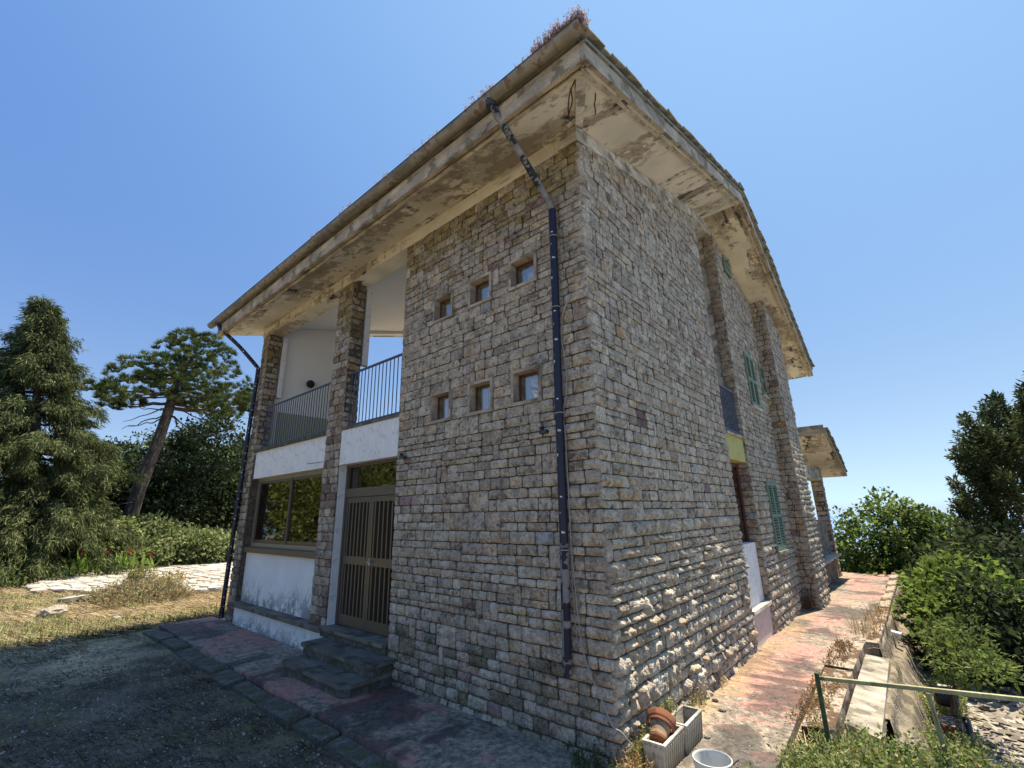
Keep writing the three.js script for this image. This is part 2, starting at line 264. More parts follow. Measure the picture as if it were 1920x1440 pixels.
// o: name, origin, u (3D unit), W, top(u), holes [[u0,u1,v0,v1]], base, row [min,max], boss(u,v), depth, tint, back (false to leave out the core)
function masonry(o) {
  const U = V(...o.u), N = U.clone().cross(V(0, 1, 0)), Mx = new THREE.Matrix4().makeBasis(U, V(0, 1, 0), N).setPosition(...o.origin);
  const base = o.base || 0, holes = o.holes || [], nTop = 12, sh = new THREE.Shape();
  const c0 = o.c0 || 0, c1 = o.W - (o.c1 || 0); sh.moveTo(c0, base - 0.05); sh.lineTo(c1, base - 0.05);
  for (let i = nTop; i >= 0; i--) { const u = lerp(c0, c1, i / nTop); sh.lineTo(u, o.top(u)); }
  sh.closePath();
  for (const h of holes) { const q = new THREE.Path(); q.moveTo(h[0], h[2]); q.lineTo(h[0], h[3]); q.lineTo(h[1], h[3]); q.lineTo(h[1], h[2]); q.closePath(); sh.holes.push(q); }
  const g = new THREE.ExtrudeGeometry(sh, { depth: o.depth || 0.25, bevelEnabled: false, curveSegments: 1 }); g.translate(0, 0, -(o.depth || 0.25) - 0.022); g.clearGroups();
  const core = mesh(o.name || 'stone_wall', g, mats.mortar, house);
  core.matrixAutoUpdate = true; Mx.decompose(core.position, core.quaternion, core.scale);
  const list = [];
  const put = (u0, u1, v0, v1) => {
    const um = (u0 + u1) / 2; let t = Math.min(o.top(um), o.top(clamp(u0, 0, o.W)) + 0.05, o.top(clamp(u1, 0, o.W)) + 0.05); if (v1 > t) v1 = t;
    if (v1 - v0 < 0.035 || u1 - u0 < 0.03) return;
    list.push([u0, u1, v0, v1]);
  };
  const J = o.joint || 0.0048;
  const wide = o.wide || [0.11, 0.34];
  const fillRow = (u0, u1, v0, v1) => {
    const L = u1 - u0; if (L < 0.02) return; let n = Math.max(1, Math.round(L / R(wide[0] * 0.5 + wide[1] * 0.42, wide[0] * 0.5 + wide[1] * 0.58))); if (L < wide[0] * 1.5) n = 1;
    const w = []; let s = 0; for (let i = 0; i < n; i++) { const a = R(0.55, 1.45); w.push(a); s += a; }
    let u = u0; for (let i = 0; i < n; i++) { const a = w[i] / s * L; put(u + J, u + a - J, v0 + J + R(-.002, .003), v1 - J + R(-.003, .002)); u += a; }
  };
  const band = (u0, u1, v0, v1) => {   // one band of masonry, split into single, double rows and upright stones
    let u = u0; const H = v1 - v0;
    while (u < u1 - 0.01) {
      let L = R(0.35, 1.0); if (u + L > u1 - 0.22) L = u1 - u; const k = rnd();
      if (k < 0.16 && H > 0.15) { const w = R(0.07, 0.13); if (u + w < u1 - 0.1) { put(u + J, u + w - J, v0 + J, v1 - J); u += w; continue; } }
      if (k < 0.30 && H > 0.15 && H < 0.30) { const w = R(0.2, 0.36); if (u + w < u1 - 0.12) { put(u + J, u + w - J, v0 + J, v1 - J); u += w; continue; } }
      if (H > 0.17) { const s = v0 + H * R(0.38, 0.62); fillRow(u, u + L, v0, s); fillRow(u, u + L, s, v1); } else fillRow(u, u + L, v0, v1);
      u += L;
    }
  };
  const cuts = [base, ...holes.flatMap(h => [h[2], h[3]]), Math.max(o.top(0), o.top(o.W), o.top(o.W / 2))];
  const vs = [...new Set(cuts.map(v => +v.toFixed(3)))].sort((a, b) => a - b);
  for (let i = 0; i < vs.length - 1; i++) {
    const span = vs[i + 1] - vs[i]; if (span < 0.03) continue;
    const hs = []; let s = 0; while (s < span) { const h = R(o.row[0], o.row[1]); hs.push(h); s += h; } const f = span / s; let v = vs[i];
    for (const h of hs) {
      const v0 = v, v1 = v + h * f; v = v1;
      let segs = [[0, o.W]];
      for (const q of holes) if (q[2] < v1 - 0.01 && q[3] > v0 + 0.01) segs = segs.flatMap(([a, b]) => q[1] <= a || q[0] >= b ? [[a, b]] : [[a, q[0]], [q[1], b]].filter(z => z[1] - z[0] > 0.02));
      for (const [a, b] of segs) band(a, b, v0, v1);
    }
  }
  for (const [u0, u1, v0, v1] of list) {
    const um = (u0 + u1) / 2, vm = (v0 + v1) / 2; let col = stoneColor(vm);
    if (o.special) for (const s of o.special) if (Math.abs(um - s[0]) < s[3] && Math.abs(vm - s[1]) < s[4]) col = s[2];
    if (o.tint) { const k = o.tint(um, vm); if (k && rnd() < k[3]) { const q = R(0.55, 0.95), kk = R(.88, 1.12); col = col.map((c, i) => lerp(c, k[i] * kk, q)); } }
    const P = V(um, vm, 0).applyMatrix4(Mx), A = px(V(u0, v0, 0).applyMatrix4(Mx)), B = px(V(u1, v0, 0).applyMatrix4(Mx)), D = px(V(u0, v1, 0).applyMatrix4(Mx));
    const area = Math.abs((B[0] - A[0]) * (D[1] - A[1]) - (B[1] - A[1]) * (D[0] - A[0]));
    const on = A[0] > -40 && A[0] < 1960 && A[1] > -40 && A[1] < 1480;
    allStones.push({ core, um, vm, w: u1 - u0, h: v1 - v0, boss: o.boss(um, vm), col, area: on ? area : 0, s: Math.floor(rnd() * 1e6), face: Math.abs(N.x) > 0.5 });
  }
  return core;
}
function stoneGeo(q, local) {
  const cell = q.area > 700 ? 0.019 : q.area > 300 ? 0.027 : 0.05;
  const fac = [0, 1, 2, 3].map(k => [(hash(q.s, k, 41) - 0.5) * 0.9 / Math.max(q.w, 0.12), (hash(q.s, k, 43) - 0.5) * 1.0 / Math.max(q.h, 0.09), 0.75 + 0.7 * hash(q.s, k, 45)]);
  const nx = clamp(Math.round(q.w / cell), 2, 15), ny = clamp(Math.round(q.h / cell), 2, 11), pos = [], idx = [], col = [], uv = [];
  const ou = (q.s % 97) * 0.37, ov = (q.s % 89) * 0.53, X0 = local ? 0 : q.um, Y0 = local ? 0 : q.vm;
  const tiltx = (hash(q.s, 1, 3) - 0.5) * 0.016, tilty = (hash(q.s, 2, 3) - 0.5) * 0.016, lift = (hash(q.s, 5, 3) - 0.4) * 0.008 * (1 + q.boss * 14);
  const NX = nx + 3, NY = ny + 3, edgeZ = [];   // one ring of skirt all round
  for (let j = 0; j < NY; j++) for (let i = 0; i < NX; i++) {
    const ci = clamp(i - 1, 0, nx), cj = clamp(j - 1, 0, ny), skirt = i === 0 || j === 0 || i === NX - 1 || j === NY - 1;
    const a = ci / nx, b = cj / ny; let x = (a - 0.5) * q.w, y = (b - 0.5) * q.h;
    const ed = Math.min(Math.min(a, 1 - a) * q.w, Math.min(b, 1 - b) * q.h), edge = ci === 0 || cj === 0 || ci === nx || cj === ny;
    const wob = vnoise(x * 22 + ou * 7, y * 22 + ov * 7, 11) - 0.5, wob2 = vnoise(x * 22 + ou * 5, y * 22 + ov * 5, 12) - 0.5;
    if (edge) { x += wob * 0.010 - Math.sign(a - 0.5) * (b === 0 || b === 1) * 0.006; y += wob2 * 0.008 - Math.sign(b - 0.5) * (a === 0 || a === 1) * 0.004; } else { x += wob * 0.012; y += wob2 * 0.010; }
    const n1 = fbm(x * 24 + ou * 13, y * 28 + ov * 13, 21, 3), n2 = Math.abs(2 * fbm(x * 26 + ou * 3, y * 26 + ov * 3, 27, 2) - 1);
    let z = skirt ? -0.04 : (edge ? -0.003 + 0.004 * (n1 - 0.5) : q.boss * sstep(-0.008, 0.022, ed) * (clamp(Math.min(...fac.map(p => p[2] + p[0] * x + p[1] * y)), 0.1, 1.6) + 1.35 * (n1 - 0.5) + 0.4 * (n2 - 0.4)) + 0.006 * (n1 - 0.5)) + a * tiltx + b * tilty + lift;
    pos.push(X0 + x, Y0 + y, z);
    const k = skirt ? 0.8 : 0.86 + 0.28 * fbm(x * 12 + ou, y * 12 + ov, 31, 2); col.push(q.col[0] * k, q.col[1] * k, q.col[2] * k);
    uv.push((x + ou) * 0.9, (y + ov) * 0.9);
  }
  // the skirt gets vertices of its own, so that the arrises stay crisp
  const dup = new Map(), own = (k) => { if (!dup.has(k)) { dup.set(k, pos.length / 3); for (let t = 0; t < 3; t++) { pos.push(pos[3 * k + t]); col.push(col[3 * k + t] * 0.92); } uv.push(uv[2 * k], uv[2 * k + 1]); } return dup.get(k); };
  for (let j = 0; j < NY - 1; j++) for (let i = 0; i < NX - 1; i++) {
    let a = j * NX + i, b = a + 1, c = a + NX, d = c + 1;
    if (i === 0 || j === 0 || i === NX - 2 || j === NY - 2) { a = own(a); b = own(b); c = own(c); d = own(d); }
    if ((i + j + q.s) & 1) idx.push(a, b, d, a, d, c); else idx.push(a, b, c, b, d, c);
  }
  const g = new THREE.BufferGeometry(); g.setAttribute('position', new THREE.Float32BufferAttribute(pos, 3)); g.setAttribute('color', new THREE.Float32BufferAttribute(col, 3)); g.setAttribute('uv', new THREE.Float32BufferAttribute(uv, 2)); g.setIndex(idx);
  g.computeVertexNormals(); return g;
}
function layStones() {
  allStones.sort((a, b) => b.area - a.area);
  const rest = new Map();
  allStones.forEach((q, i) => {
    if (i < 300) { const m = mesh('stone', stoneGeo(q, true), mats.stone, q.core); m.position.set(q.um, q.vm, 0); }
    else { if (!rest.has(q.core)) rest.set(q.core, []); rest.get(q.core).push(stoneGeo(q, false)); }
  });
  for (const [core, l] of rest) { const m = mesh('stonework', mergeGeometries(l), mats.stone, core); m.userData.kind = 'stuff'; }
  console.log('stones', allStones.length, 'smallest part px2', allStones[299].area);
}
// ---------- the house ----------
const SF = z => z > -5.05 ? 6.56 - 0.28 * z : 6.56 + 0.28 * 5.05 + 0.31 * (z + 5.05);   // underside of the roof slab
const XV = z => z > -5.05 ? lerp(0.60, 0.71, (0.82 - z) / 5.87) : lerp(0.71, 0.55, (-5.05 - z) / 6.85);   // verge line
const ZB = -11.9, XL = -9.74;
const winRows = [[4.74, 5.15], [3.25, 3.68]], winCols = [[-2.61, -2.18], [-1.855, -1.42], [-1.115, -0.67]];
const W1 = 3.36;
const winHoles = winRows.flatMap(r => winCols.map(c => [c[0] + W1, c[1] + W1, r[0], r[1]]));
const lichen = y => (u, v) => [.27, .215, .095, 0.75 * sstep(y, y + 0.9, v)];
masonry({ name: 'stone_wall', origin: [-W1, 0, 0], u: [1, 0, 0], W: W1, top: () => 6.36, c1: 0.05, holes: winHoles, base: -0.08, row: [0.13, 0.25], boss: (u, v) => lerp(0.018, 0.008, sstep(1.5, 4.0, v)) * R(0.6, 1.4), depth: 0.28,
  tint: (u, v) => v > 4.8 ? lichen(5.2)(u, v) : v < 0.7 ? [.19, .18, .125, 0.3] : [.51, .46, .385, 0.7] });
masonry({ name: 'stone_wall', origin: [0, 0, 0.004], u: [0, 0, -1], W: 4.30, top: u => SF(-u) - 0.19, base: -0.08, row: [0.12, 0.26], boss: (u, v) => lerp(0.040, 0.010, sstep(1.2, 3.4, v)) * R(0.35, 1.5), depth: 0.26, c0: 0.05,
  special: [[0.65, 5.65, [.17, .10, .105], 0.11, 0.12], [0.6, 4.27, [.22, .15, .17], 0.10, 0.13], [1.05, 3.09, [.19, .12, .13], 0.09, 0.09], [2.54, 2.56, [.22, .27, .34], 0.07, 0.10]],
  tint: () => [.51, .46, .385, 0.7] });
// second length of the right wall, its end face, and the thick pier at the back corner
masonry({ name: 'stone_wall', origin: [0, 0, -5.44], u: [0, 0, -1], W: 2.62, c0: 0.05, top: u => SF(-5.44 - u) - 0.01, holes: [[1.0, 1.80, 1.22, 2.56], [0.97, 1.65, 4.12, 5.33], [2.2, 2.6, 4.58, 5.33], [0.55, 1.02, 7.10, 7.52]], base: -0.05, row: [0.13, 0.26], boss: (u, v) => lerp(0.034, 0.011, sstep(1.4, 3.4, v)) * R(0.65, 1.35), depth: 0.26, tint: () => [.51, .46, .385, 0.7] });
masonry({ name: 'stone_wall', origin: [-0.22, 0, -5.438], u: [1, 0, 0], W: 0.22, c1: 0.04, top: () => SF(-5.44) - 0.02, base: -0.05, row: [0.12, 0.16], boss: () => 0.012, wide: [0.12, 0.26], depth: 0.1 });
masonry({ name: 'stone_pier', origin: [0.30, 0, -8.03], u: [0, 0, -1], W: 1.37, c0: 0.05, top: u => SF(-8.03 - u) - 0.005, base: -0.05, row: [0.17, 0.28], boss: (u, v) => lerp(0.034, 0.012, sstep(1.4, 3.6, v)), depth: 0.25, tint: () => [.51, .46, .385, 0.7] });
masonry({ name: 'stone_pier', origin: [-0.05, 0, -8.028], u: [1, 0, 0], W: 0.35, c1: 0.04, top: () => SF(-8.03) - 0.01, base: -0.05, row: [0.12, 0.15], boss: () => 0.012, wide: [0.12, 0.3], depth: 0.1 });
// loggia pillars: front faces and inner side faces
masonry({ name: 'stone_pillar', origin: [-9.17, 0, 0], u: [1, 0, 0], W: 0.37, top: () => 6.35, base: -0.1, row: [0.11, 0.16], boss: () => R(0.008, 0.02), wide: [0.12, 0.26], depth: 0.24, tint: (u, v) => v > 4.9 ? lichen(5.1)(u, v) : [.22, .16, .13, 0.4] });
masonry({ name: 'stone_pillar', origin: [-8.802, 0, 0], u: [0, 0, -1], W: 0.30, c0: 0.05, top: () => 6.35, base: 3.4, row: [0.11, 0.16], boss: () => 0.012, wide: [0.12, 0.26], depth: 0.1, tint: (u, v) => lichen(4.9)(u, v) });
masonry({ name: 'stone_pillar', origin: [-5.55, 0, 0], u: [1, 0, 0], W: 0.53, top: () => 6.33, base: 0.42, row: [0.11, 0.16], boss: () => R(0.008, 0.02), wide: [0.13, 0.28], depth: 0.24, tint: (u, v) => v > 4.9 ? lichen(4.9)(u, v) : [.22, .15, .12, 0.4] });
masonry({ name: 'stone_pillar', origin: [-5.022, 0, 0], u: [0, 0, -1], W: 0.28, c0: 0.05, top: () => 6.33, base: 3.4, row: [0.11, 0.16], boss: () => 0.012, wide: [0.12, 0.26], depth: 0.1, tint: (u, v) => lichen(4.7)(u, v) });
// the far column of the porch
masonry({ name: 'stone_column', origin: [-0.28, 0, -13.8], u: [1, 0, 0], W: 0.30, c1: 0.04, top: () => 2.86, base: -0.05, row: [0.13, 0.18], boss: () => 0.014, wide: [0.14, 0.3], depth: 0.1 });
masonry({ name: 'stone_column', origin: [0.02, 0, -13.8], u: [0, 0, -1], W: 0.34, top: () => 2.86, base: -0.05, row: [0.13, 0.18], boss: () => 0.014, wide: [0.14, 0.3], depth: 0.22 });
layStones();

const H = (name, geo, mat, parent = house) => mesh(name, geo, mat, parent);
// plastered bays of the front: spandrels, panel, plinth, jambs
H('spandrel_panel', bx(-8.80, -5.55, 2.90, 3.48, -0.25, -0.05), mats.plaster);
H('spandrel_panel', bx(-5.02, -3.36, 2.895, 3.48, -0.25, -0.012), mats.plaster);
{ const g = bx(-8.80, -5.55, 0.40, 1.37, -0.25, -0.12); const uv = g.attributes.uv, p = g.attributes.position; for (let i = 0; i < uv.count; i++) uv.setXY(i, p.getX(i) / 4, (p.getY(i) - 0.40) / 0.98); H('lower_panel', g, mats.grime); }
{ const g = bx(-8.80, -5.02, -0.1, 0.335, -0.25, -0.02); const uv = g.attributes.uv, p = g.attributes.position; for (let i = 0; i < uv.count; i++) uv.setXY(i, p.getX(i) / 4 + 0.37, (p.getY(i) + 0.06) / 0.7); H('plinth', g, mats.grime); }
H('plinth_ledge', bx(-8.95, -5.03, 0.335, 0.415, -0.2, 0.055, 0.012), mats.concDark);
H('balcony_edge', bx(-8.86, -5.50, 3.48, 3.545, -0.4, 0.0), mats.moss);
H('balcony_edge', bx(-5.02, -3.34, 3.48, 3.525, -0.4, 0.005), mats.concDark);
H('loggia_floor', bx(-9.1, -3.3, 3.26, 3.475, -6.0, -0.251), mats.conc);
H('door_jamb', bx(-5.30, -5.016, 0.44, 2.895, -0.30, -0.024), mats.plaster);
H('plaster_strip', bx(-8.90, -8.80, 4.82, 6.33, -0.43, -0.325), mats.plaster);
H('plaster_strip', bx(-5.12, -5.03, 4.75, 6.31, -0.42, -0.305), mats.plaster);
// loggia inside: left wall, opening with lintel, ceiling, back wall, partition to the stairwell
H('loggia_wall', prism([[-9.12, 3.475, -0.32], [-9.12, 3.475, -2.45], [-9.12, SF(-2.45) - 0.045, -2.45], [-9.12, SF(-0.32) - 0.045, -0.32]], [0.2, 0, 0]), mats.inner);
H('wall_dado', bx(-8.92, -8.912, 3.476, 4.5, -2.44, -0.44), mats.greenDado);
H('loggia_lintel', prism([[-9.12, 6.56, -2.45], [-9.12, 7.55, -5.9], [-9.12, 7.77, -5.9], [-9.12, 6.78, -2.45]].map(p => [p[0], p[1] + 0.55, p[2]]), [0.2, 0, 0]), mats.inner);
H('loggia_wall', bx(-9.1, -7.2, 3.475, 7.6, -6.1, -5.95), mats.inner);
H('loggia_ceiling', prism([[-9.12, SF(-0.25) - 0.04, -0.25], [-9.12, SF(-5.05) - 0.04, -5.05], [-9.12, SF(-5.95) - 0.04, -5.95], [-9.12, SF(-5.95) - 0.012, -5.95], [-9.12, SF(-5.05) - 0.012, -5.05], [-9.12, SF(-0.25) - 0.012, -0.25]], [5.76, 0, 0]), mats.inner);
H('partition_wall', bx(-3.36, -3.22, -0.1, 3.26, -5.9, -0.31), mats.inner);
H('wall_lamp', merge([new THREE.SphereGeometry(0.10, 14, 10).translate(-8.84, 5.32, -1.12), new THREE.CylinderGeometry(0.05, 0.07, 0.1, 10).rotateZ(Math.PI / 2).translate(-8.9, 5.32, -1.12)]), mats.dark);
H('ceiling_hook', merge([tube([[-7.4, 6.8, -1.1], [-7.41, 6.66, -1.1], [-7.40, 6.56, -1.1]], 0.01, 5)]), mats.iron);
H('ceiling_hook', merge([tube([[-4.6, 6.74, -0.9], [-4.62, 6.62, -0.9], [-4.58, 6.55, -0.9], [-4.55, 6.6, -0.9]], 0.008, 5)]), mats.iron);
// concealed walls that keep the house closed
H('rear_wall', bx(-9.1, 0.0, -0.1, 3.4, -9.6, -9.42), mats.inner);
H('side_wall', bx(-9.13, -8.93, -0.1, 3.26, -9.4, -0.24), mats.inner);
H('side_wall', bx(-9.13, -8.93, 3.26, 6.7, -9.4, -6.11), mats.inner);
H('ground_floor_wall', bx(-8.9, -3.4, -0.1, 3.2, -3.1, -3.0), mats.inner);
H('stair_floor', bx(-3.2, -0.3, 2.2, 2.4, -5.9, -0.31), mats.inner);
H('room_wall', bx(-0.4, -0.3, 0.5, 3.3, -9.4, -5.7), mats.inner);
H('stair_ceiling', prism([[-3.2, SF(-0.31) - 0.05, -0.31], [-0.29, SF(-0.31) - 0.05, -0.31], [-0.29, SF(-5.05) - 0.05, -5.05], [-3.2, SF(-5.05) - 0.05, -5.05]], [0, 0.03, 0]), mats.inner);
H('stair_lining', bx(-0.34, -0.285, 2.4, 6.5, -4.27, -0.31), mats.inner);
// ring beam, bands under the soffit
H('ring_beam', bx(-9.20, -0.012, 6.345, SF(0) - 0.004, -0.3, 0.012), mats.beamPlaster);
H('plaster_band', prism([[0.018, SF(0.034) - 0.21, 0.034], [0.018, SF(-4.33) - 0.21, -4.33], [0.018, SF(-4.33) - 0.004, -4.33], [0.018, SF(0.034) - 0.004, 0.034]], [-0.28, 0, 0]), mats.conc);
H('beam_end', prism([[-0.02, SF(-4.33) - 0.22, -4.332], [-0.02, SF(-5.05) - 0.24, -5.43], [-0.02, SF(-5.05) - 0.10, -5.43], [-0.02, SF(-5.05) - 0.005, -5.05], [-0.02, SF(-4.33) - 0.004, -4.332]], [-0.3, 0, 0]), mats.conc);
// roof slab in two pitches (its underside is the soffit), fascias, trims
const zf = 0.80;
H('soffit', prism([[XL, SF(zf), zf], [XV(zf), SF(zf), zf], [XV(-5.05), SF(-5.05), -5.05], [XL, SF(-5.05), -5.05]], [0, 0.14, 0]), mats.soffitA);
H('soffit', prism([[XL, SF(-5.05), -5.052], [XV(-5.05), SF(-5.05), -5.052], [XV(ZB), SF(ZB), ZB], [XL, SF(ZB), ZB]], [0, 0.14, 0]), mats.soffitB);
H('fascia', bx(XL - 0.02, XV(zf) - 0.002, SF(zf) - 0.02, SF(zf) + 0.22, zf + 0.001, zf + 0.05), mats.fascia);
H('drip_edge', bx(XL, XV(zf) - 0.05, SF(zf) - 0.03, SF(zf) - 0.001, zf - 0.07, zf - 0.03), mats.concWarm);
const along = (z0, z1, x0, x1, y0, y1) => prism([[XV(z0) + x0, SF(z0) + y0, z0], [XV(z1) + x0, SF(z1) + y0, z1], [XV(z1) + x0, SF(z1) + y1, z1], [XV(z0) + x0, SF(z0) + y1, z0]], [x1 - x0, 0, 0]);
for (const [a, b] of [[zf + 0.05, -5.05], [-5.055, ZB]]) {
  H('verge_fascia', along(a, b, 0.002, 0.05, -0.015, 0.19), mats.fascia);
  H('drip_edge', along(a - 0.08, b, -0.075, -0.035, -0.028, -0.002), mats.concWarm);
  H('verge_flashing', along(a, b, 0.0, 0.075, 0.192, 0.235), mats.slate);
}
H('roof_covering', merge([prism([[XL - 0.03, SF(zf) + 0.235, zf + 0.1], [XV(zf), SF(zf) + 0.235, zf + 0.1], [XV(-5.05), SF(-5.05) + 0.235, -5.05], [XL - 0.03, SF(-5.05) + 0.235, -5.05]], [0, 0.03, 0]), prism([[XL - 0.03, SF(-5.05) + 0.235, -5.052], [XV(-5.05), SF(-5.05) + 0.235, -5.052], [XV(ZB), SF(ZB) + 0.235, ZB], [XL - 0.03, SF(ZB) + 0.235, ZB]], [0, 0.03, 0])]), mats.slate);
{ // roof tiles along the verge, each lapping the one below
  const tg = bx(-0.34, 0.10, 0, 0.028, -0.21, 0.21, 0.006);
  const lay = (z0, z1, slope, n) => { for (let i = 0; i < n; i++) { const z = lerp(z0, z1, (i + 0.5) / n), m = H('roof_tile', tg, mats.slate); m.position.set(XV(z) + 0.015 + R(-.012, .014), SF(z) + 0.268 + R(0, .012), z); m.rotation.set(slope + (slope > 0 ? -0.06 : 0.06) + R(-.02, .02), R(-.05, .05), R(-.03, .03)); } };
  lay(zf + 0.1, -5.05, Math.atan(0.28), 20); lay(-5.1, ZB, -Math.atan(0.31), 23);
}
// gutter: open half round with joint straps
{
  const half = (r, x0, x1) => { const g = new THREE.CylinderGeometry(r, r, x1 - x0, 14, 1, true, Math.PI / 2, Math.PI); g.rotateZ(Math.PI / 2); g.rotateX(Math.PI / 2); return g; };
  const L = XL - 0.26, Rr = 0.70, g = new THREE.CylinderGeometry(0.078, 0.078, Rr - L, 16, 40, true, 0, Math.PI); // axis y -> x
  g.rotateY(0); const q = g.toNonIndexed(); const p = q.attributes.position, uv = q.attributes.uv; const pos = p.array;
  for (let i = 0; i < p.count; i++) { const x = pos[3 * i], y = pos[3 * i + 1], z = pos[3 * i + 2]; uv.setXY(i, y, uv.getX(i)); // circle in xz: theta 0..pi -> x = sin >= 0
    pos[3 * i] = y + (L + Rr) / 2; pos[3 * i + 1] = -x; pos[3 * i + 2] = z; }
  q.computeVertexNormals(); q.translate(0, 6.625, 0.945);
  const gut = H('gutter', q, mats.gutter);
  const straps = []; for (let x = L + 0.3; x < Rr; x += 0.92) { const s = new THREE.TorusGeometry(0.081, 0.006, 5, 14, Math.PI); s.rotateZ(Math.PI); s.rotateY(Math.PI / 2); s.translate(x + R(-.05, .05), 6.625, 0.945); straps.push(s); }
  for (const s of straps) H('gutter_strap', s, mats.gutter, gut);
  H('gutter_lip', bar([L, 6.627, 1.023], [Rr, 6.627, 1.023], 0.008, 6), mats.iron, gut);
}
// rib and cracks of the corner soffit
const sp = (x, z, d = 0) => [x, SF(z) - d, z];
H('soffit_rib', prism([sp(-0.02, -0.02, 0.001), sp(0.06, -0.06, 0.001), sp(0.56, 0.66, 0.001), sp(0.47, 0.74, 0.001)], [0, -0.022, 0]), mats.conc);
for (const c of [[[0.33, 0.62], [0.22, 0.42], [0.02, 0.22]], [[0.40, 0.66], [0.28, 0.56], [0.14, 0.38], [0.03, 0.20]], [[0.43, 0.70], [0.38, 0.60], [0.34, 0.52]], [[0.53, 0.66], [0.49, 0.57], [0.45, 0.50]], [[0.46, 0.32], [0.40, 0.22], [0.36, 0.17], [0.30, 0.04], [0.27, 0.0]]]) H('crack', tube(c.map(([x, z]) => sp(x, z, 0.001)), 0.007, 5), mats.dark);
// downpipes
const dp = tube([[-0.53, 6.56, 0.93], [-0.50, 6.40, 0.86], [-0.46, 6.24, 0.74]], 0.042, 10, 12);
const pipe = H('downpipe', merge([tube([[-0.36, 5.52, 0.075], [-0.37, 4.6, 0.075], [-0.395, 3.5, 0.075], [-0.42, 1.75, 0.075]], 0.043, 12, 40)]), mats.pipe);
H('pipe_section', merge([dp, tube([[-0.46, 6.24, 0.74], [-0.41, 5.88, 0.37], [-0.365, 5.60, 0.12], [-0.36, 5.5, 0.075]], 0.042, 10, 20)]), mats.pipeBare, pipe);
H('pipe_section', tube([[-0.42, 1.76, 0.075], [-0.44, 1.1, 0.075], [-0.45, 0.62, 0.08]], 0.0435, 12, 20), mats.pipeBare, pipe);
for (const [y, x] of [[5.15, -0.363], [4.25, -0.378], [3.05, -0.403], [1.7, -0.421]]) { const s = new THREE.TorusGeometry(0.051, 0.006, 6, 16); s.rotateX(Math.PI / 2); s.translate(x, y, 0.075); H('pipe_clamp', s, mats.cable, pipe); }
H('outlet_box', new THREE.CylinderGeometry(0.075, 0.055, 0.12, 12).translate(-0.53, 6.56, 0.94), mats.iron, pipe);
const pipe2 = H('downpipe', tube([[-9.52, 6.55, 0.93], [-9.50, 6.42, 0.85], [-9.30, 6.02, 0.46], [-9.06, 5.56, 0.12], [-9.02, 5.44, 0.085], [-9.06, 4.2, 0.085], [-9.12, 2.2, 0.085], [-9.15, 0.08, 0.085]], 0.045, 10, 90), mats.pipe);
H('outlet_box', new THREE.CylinderGeometry(0.075, 0.055, 0.1, 12).translate(-9.52, 6.56, 0.94), mats.iron, pipe2);
// small square windows: concrete surround, wooden sash, pane
for (const r of winRows) for (const c of winCols) {
  const [x0, x1] = c, [y0, y1] = r, e = 0.038;
  const fr = H('window_surround', merge([bx(x0, x0 + e, y0, y1, -0.20, 0.022), bx(x1 - e, x1, y0, y1, -0.20, 0.022), bx(x0 + e, x1 - e, y1 - e, y1, -0.20, 0.022), bx(x0 + e, x1 - e, y0, y0 + e, -0.20, 0.022)]), mats.frameConc);
  const s = 0.02; H('sash', merge([bx(x0 + e, x0 + e + s, y0 + e, y1 - e, -0.105, -0.087), bx(x1 - e - s, x1 - e, y0 + e, y1 - e, -0.105, -0.087), bx(x0 + e + s, x1 - e - s, y1 - e - s, y1 - e, -0.105, -0.087), bx(x0 + e + s, x1 - e - s, y0 + e, y0 + e + s, -0.105, -0.087)]), mats.wood, fr);
  H('pane', bx(x0 + e + s, x1 - e - s, y0 + e + s, y1 - e - s, -0.102, -0.098), mats.glassSmall, fr);
  H('reveal_lining', merge([bx(x0 + 0.004, x0 + e, y0 + 0.004, y1 - 0.004, -0.32, -0.202), bx(x1 - e, x1 - 0.004, y0 + 0.004, y1 - 0.004, -0.32, -0.202), bx(x0 + e, x1 - e, y1 - e, y1 - 0.004, -0.32, -0.202), bx(x0 + e, x1 - e, y0 + 0.004, y0 + e, -0.32, -0.202)]), mats.inner, fr);
}
{ // wrought stair railing seen through the lower windows
  const g = [bar([-3.3, 4.2, -0.9], [-1.9, 3.92, -0.9], 0.018), bar([-1.9, 3.90, -0.9], [-0.9, 3.47, -0.9], 0.02), bar([-3.3, 3.5, -0.9], [-0.9, 3.0, -0.9], 0.012)];
  for (let x = -3.2; x < -0.9; x += 0.12) { const y = x < -1.9 ? 3.92 - (x + 1.9) * 0.2 : 3.90 - (x + 1.9) * 0.43; g.push(bar([x, y - 0.75, -0.9], [x, y, -0.9], 0.007, 5)); const t = new THREE.TorusGeometry(0.04, 0.006, 5, 14); t.translate(x + 0.06, y - 0.12, -0.9); g.push(t); }
  for (const [a, b] of [[-2.5, -2.42], [-2.34, -2.42]]) g.push(bar([a, 4.0, -0.6], [b, 3.4, -0.6], 0.006, 5));
  H('stair_railing', merge(g), mats.iron);
}
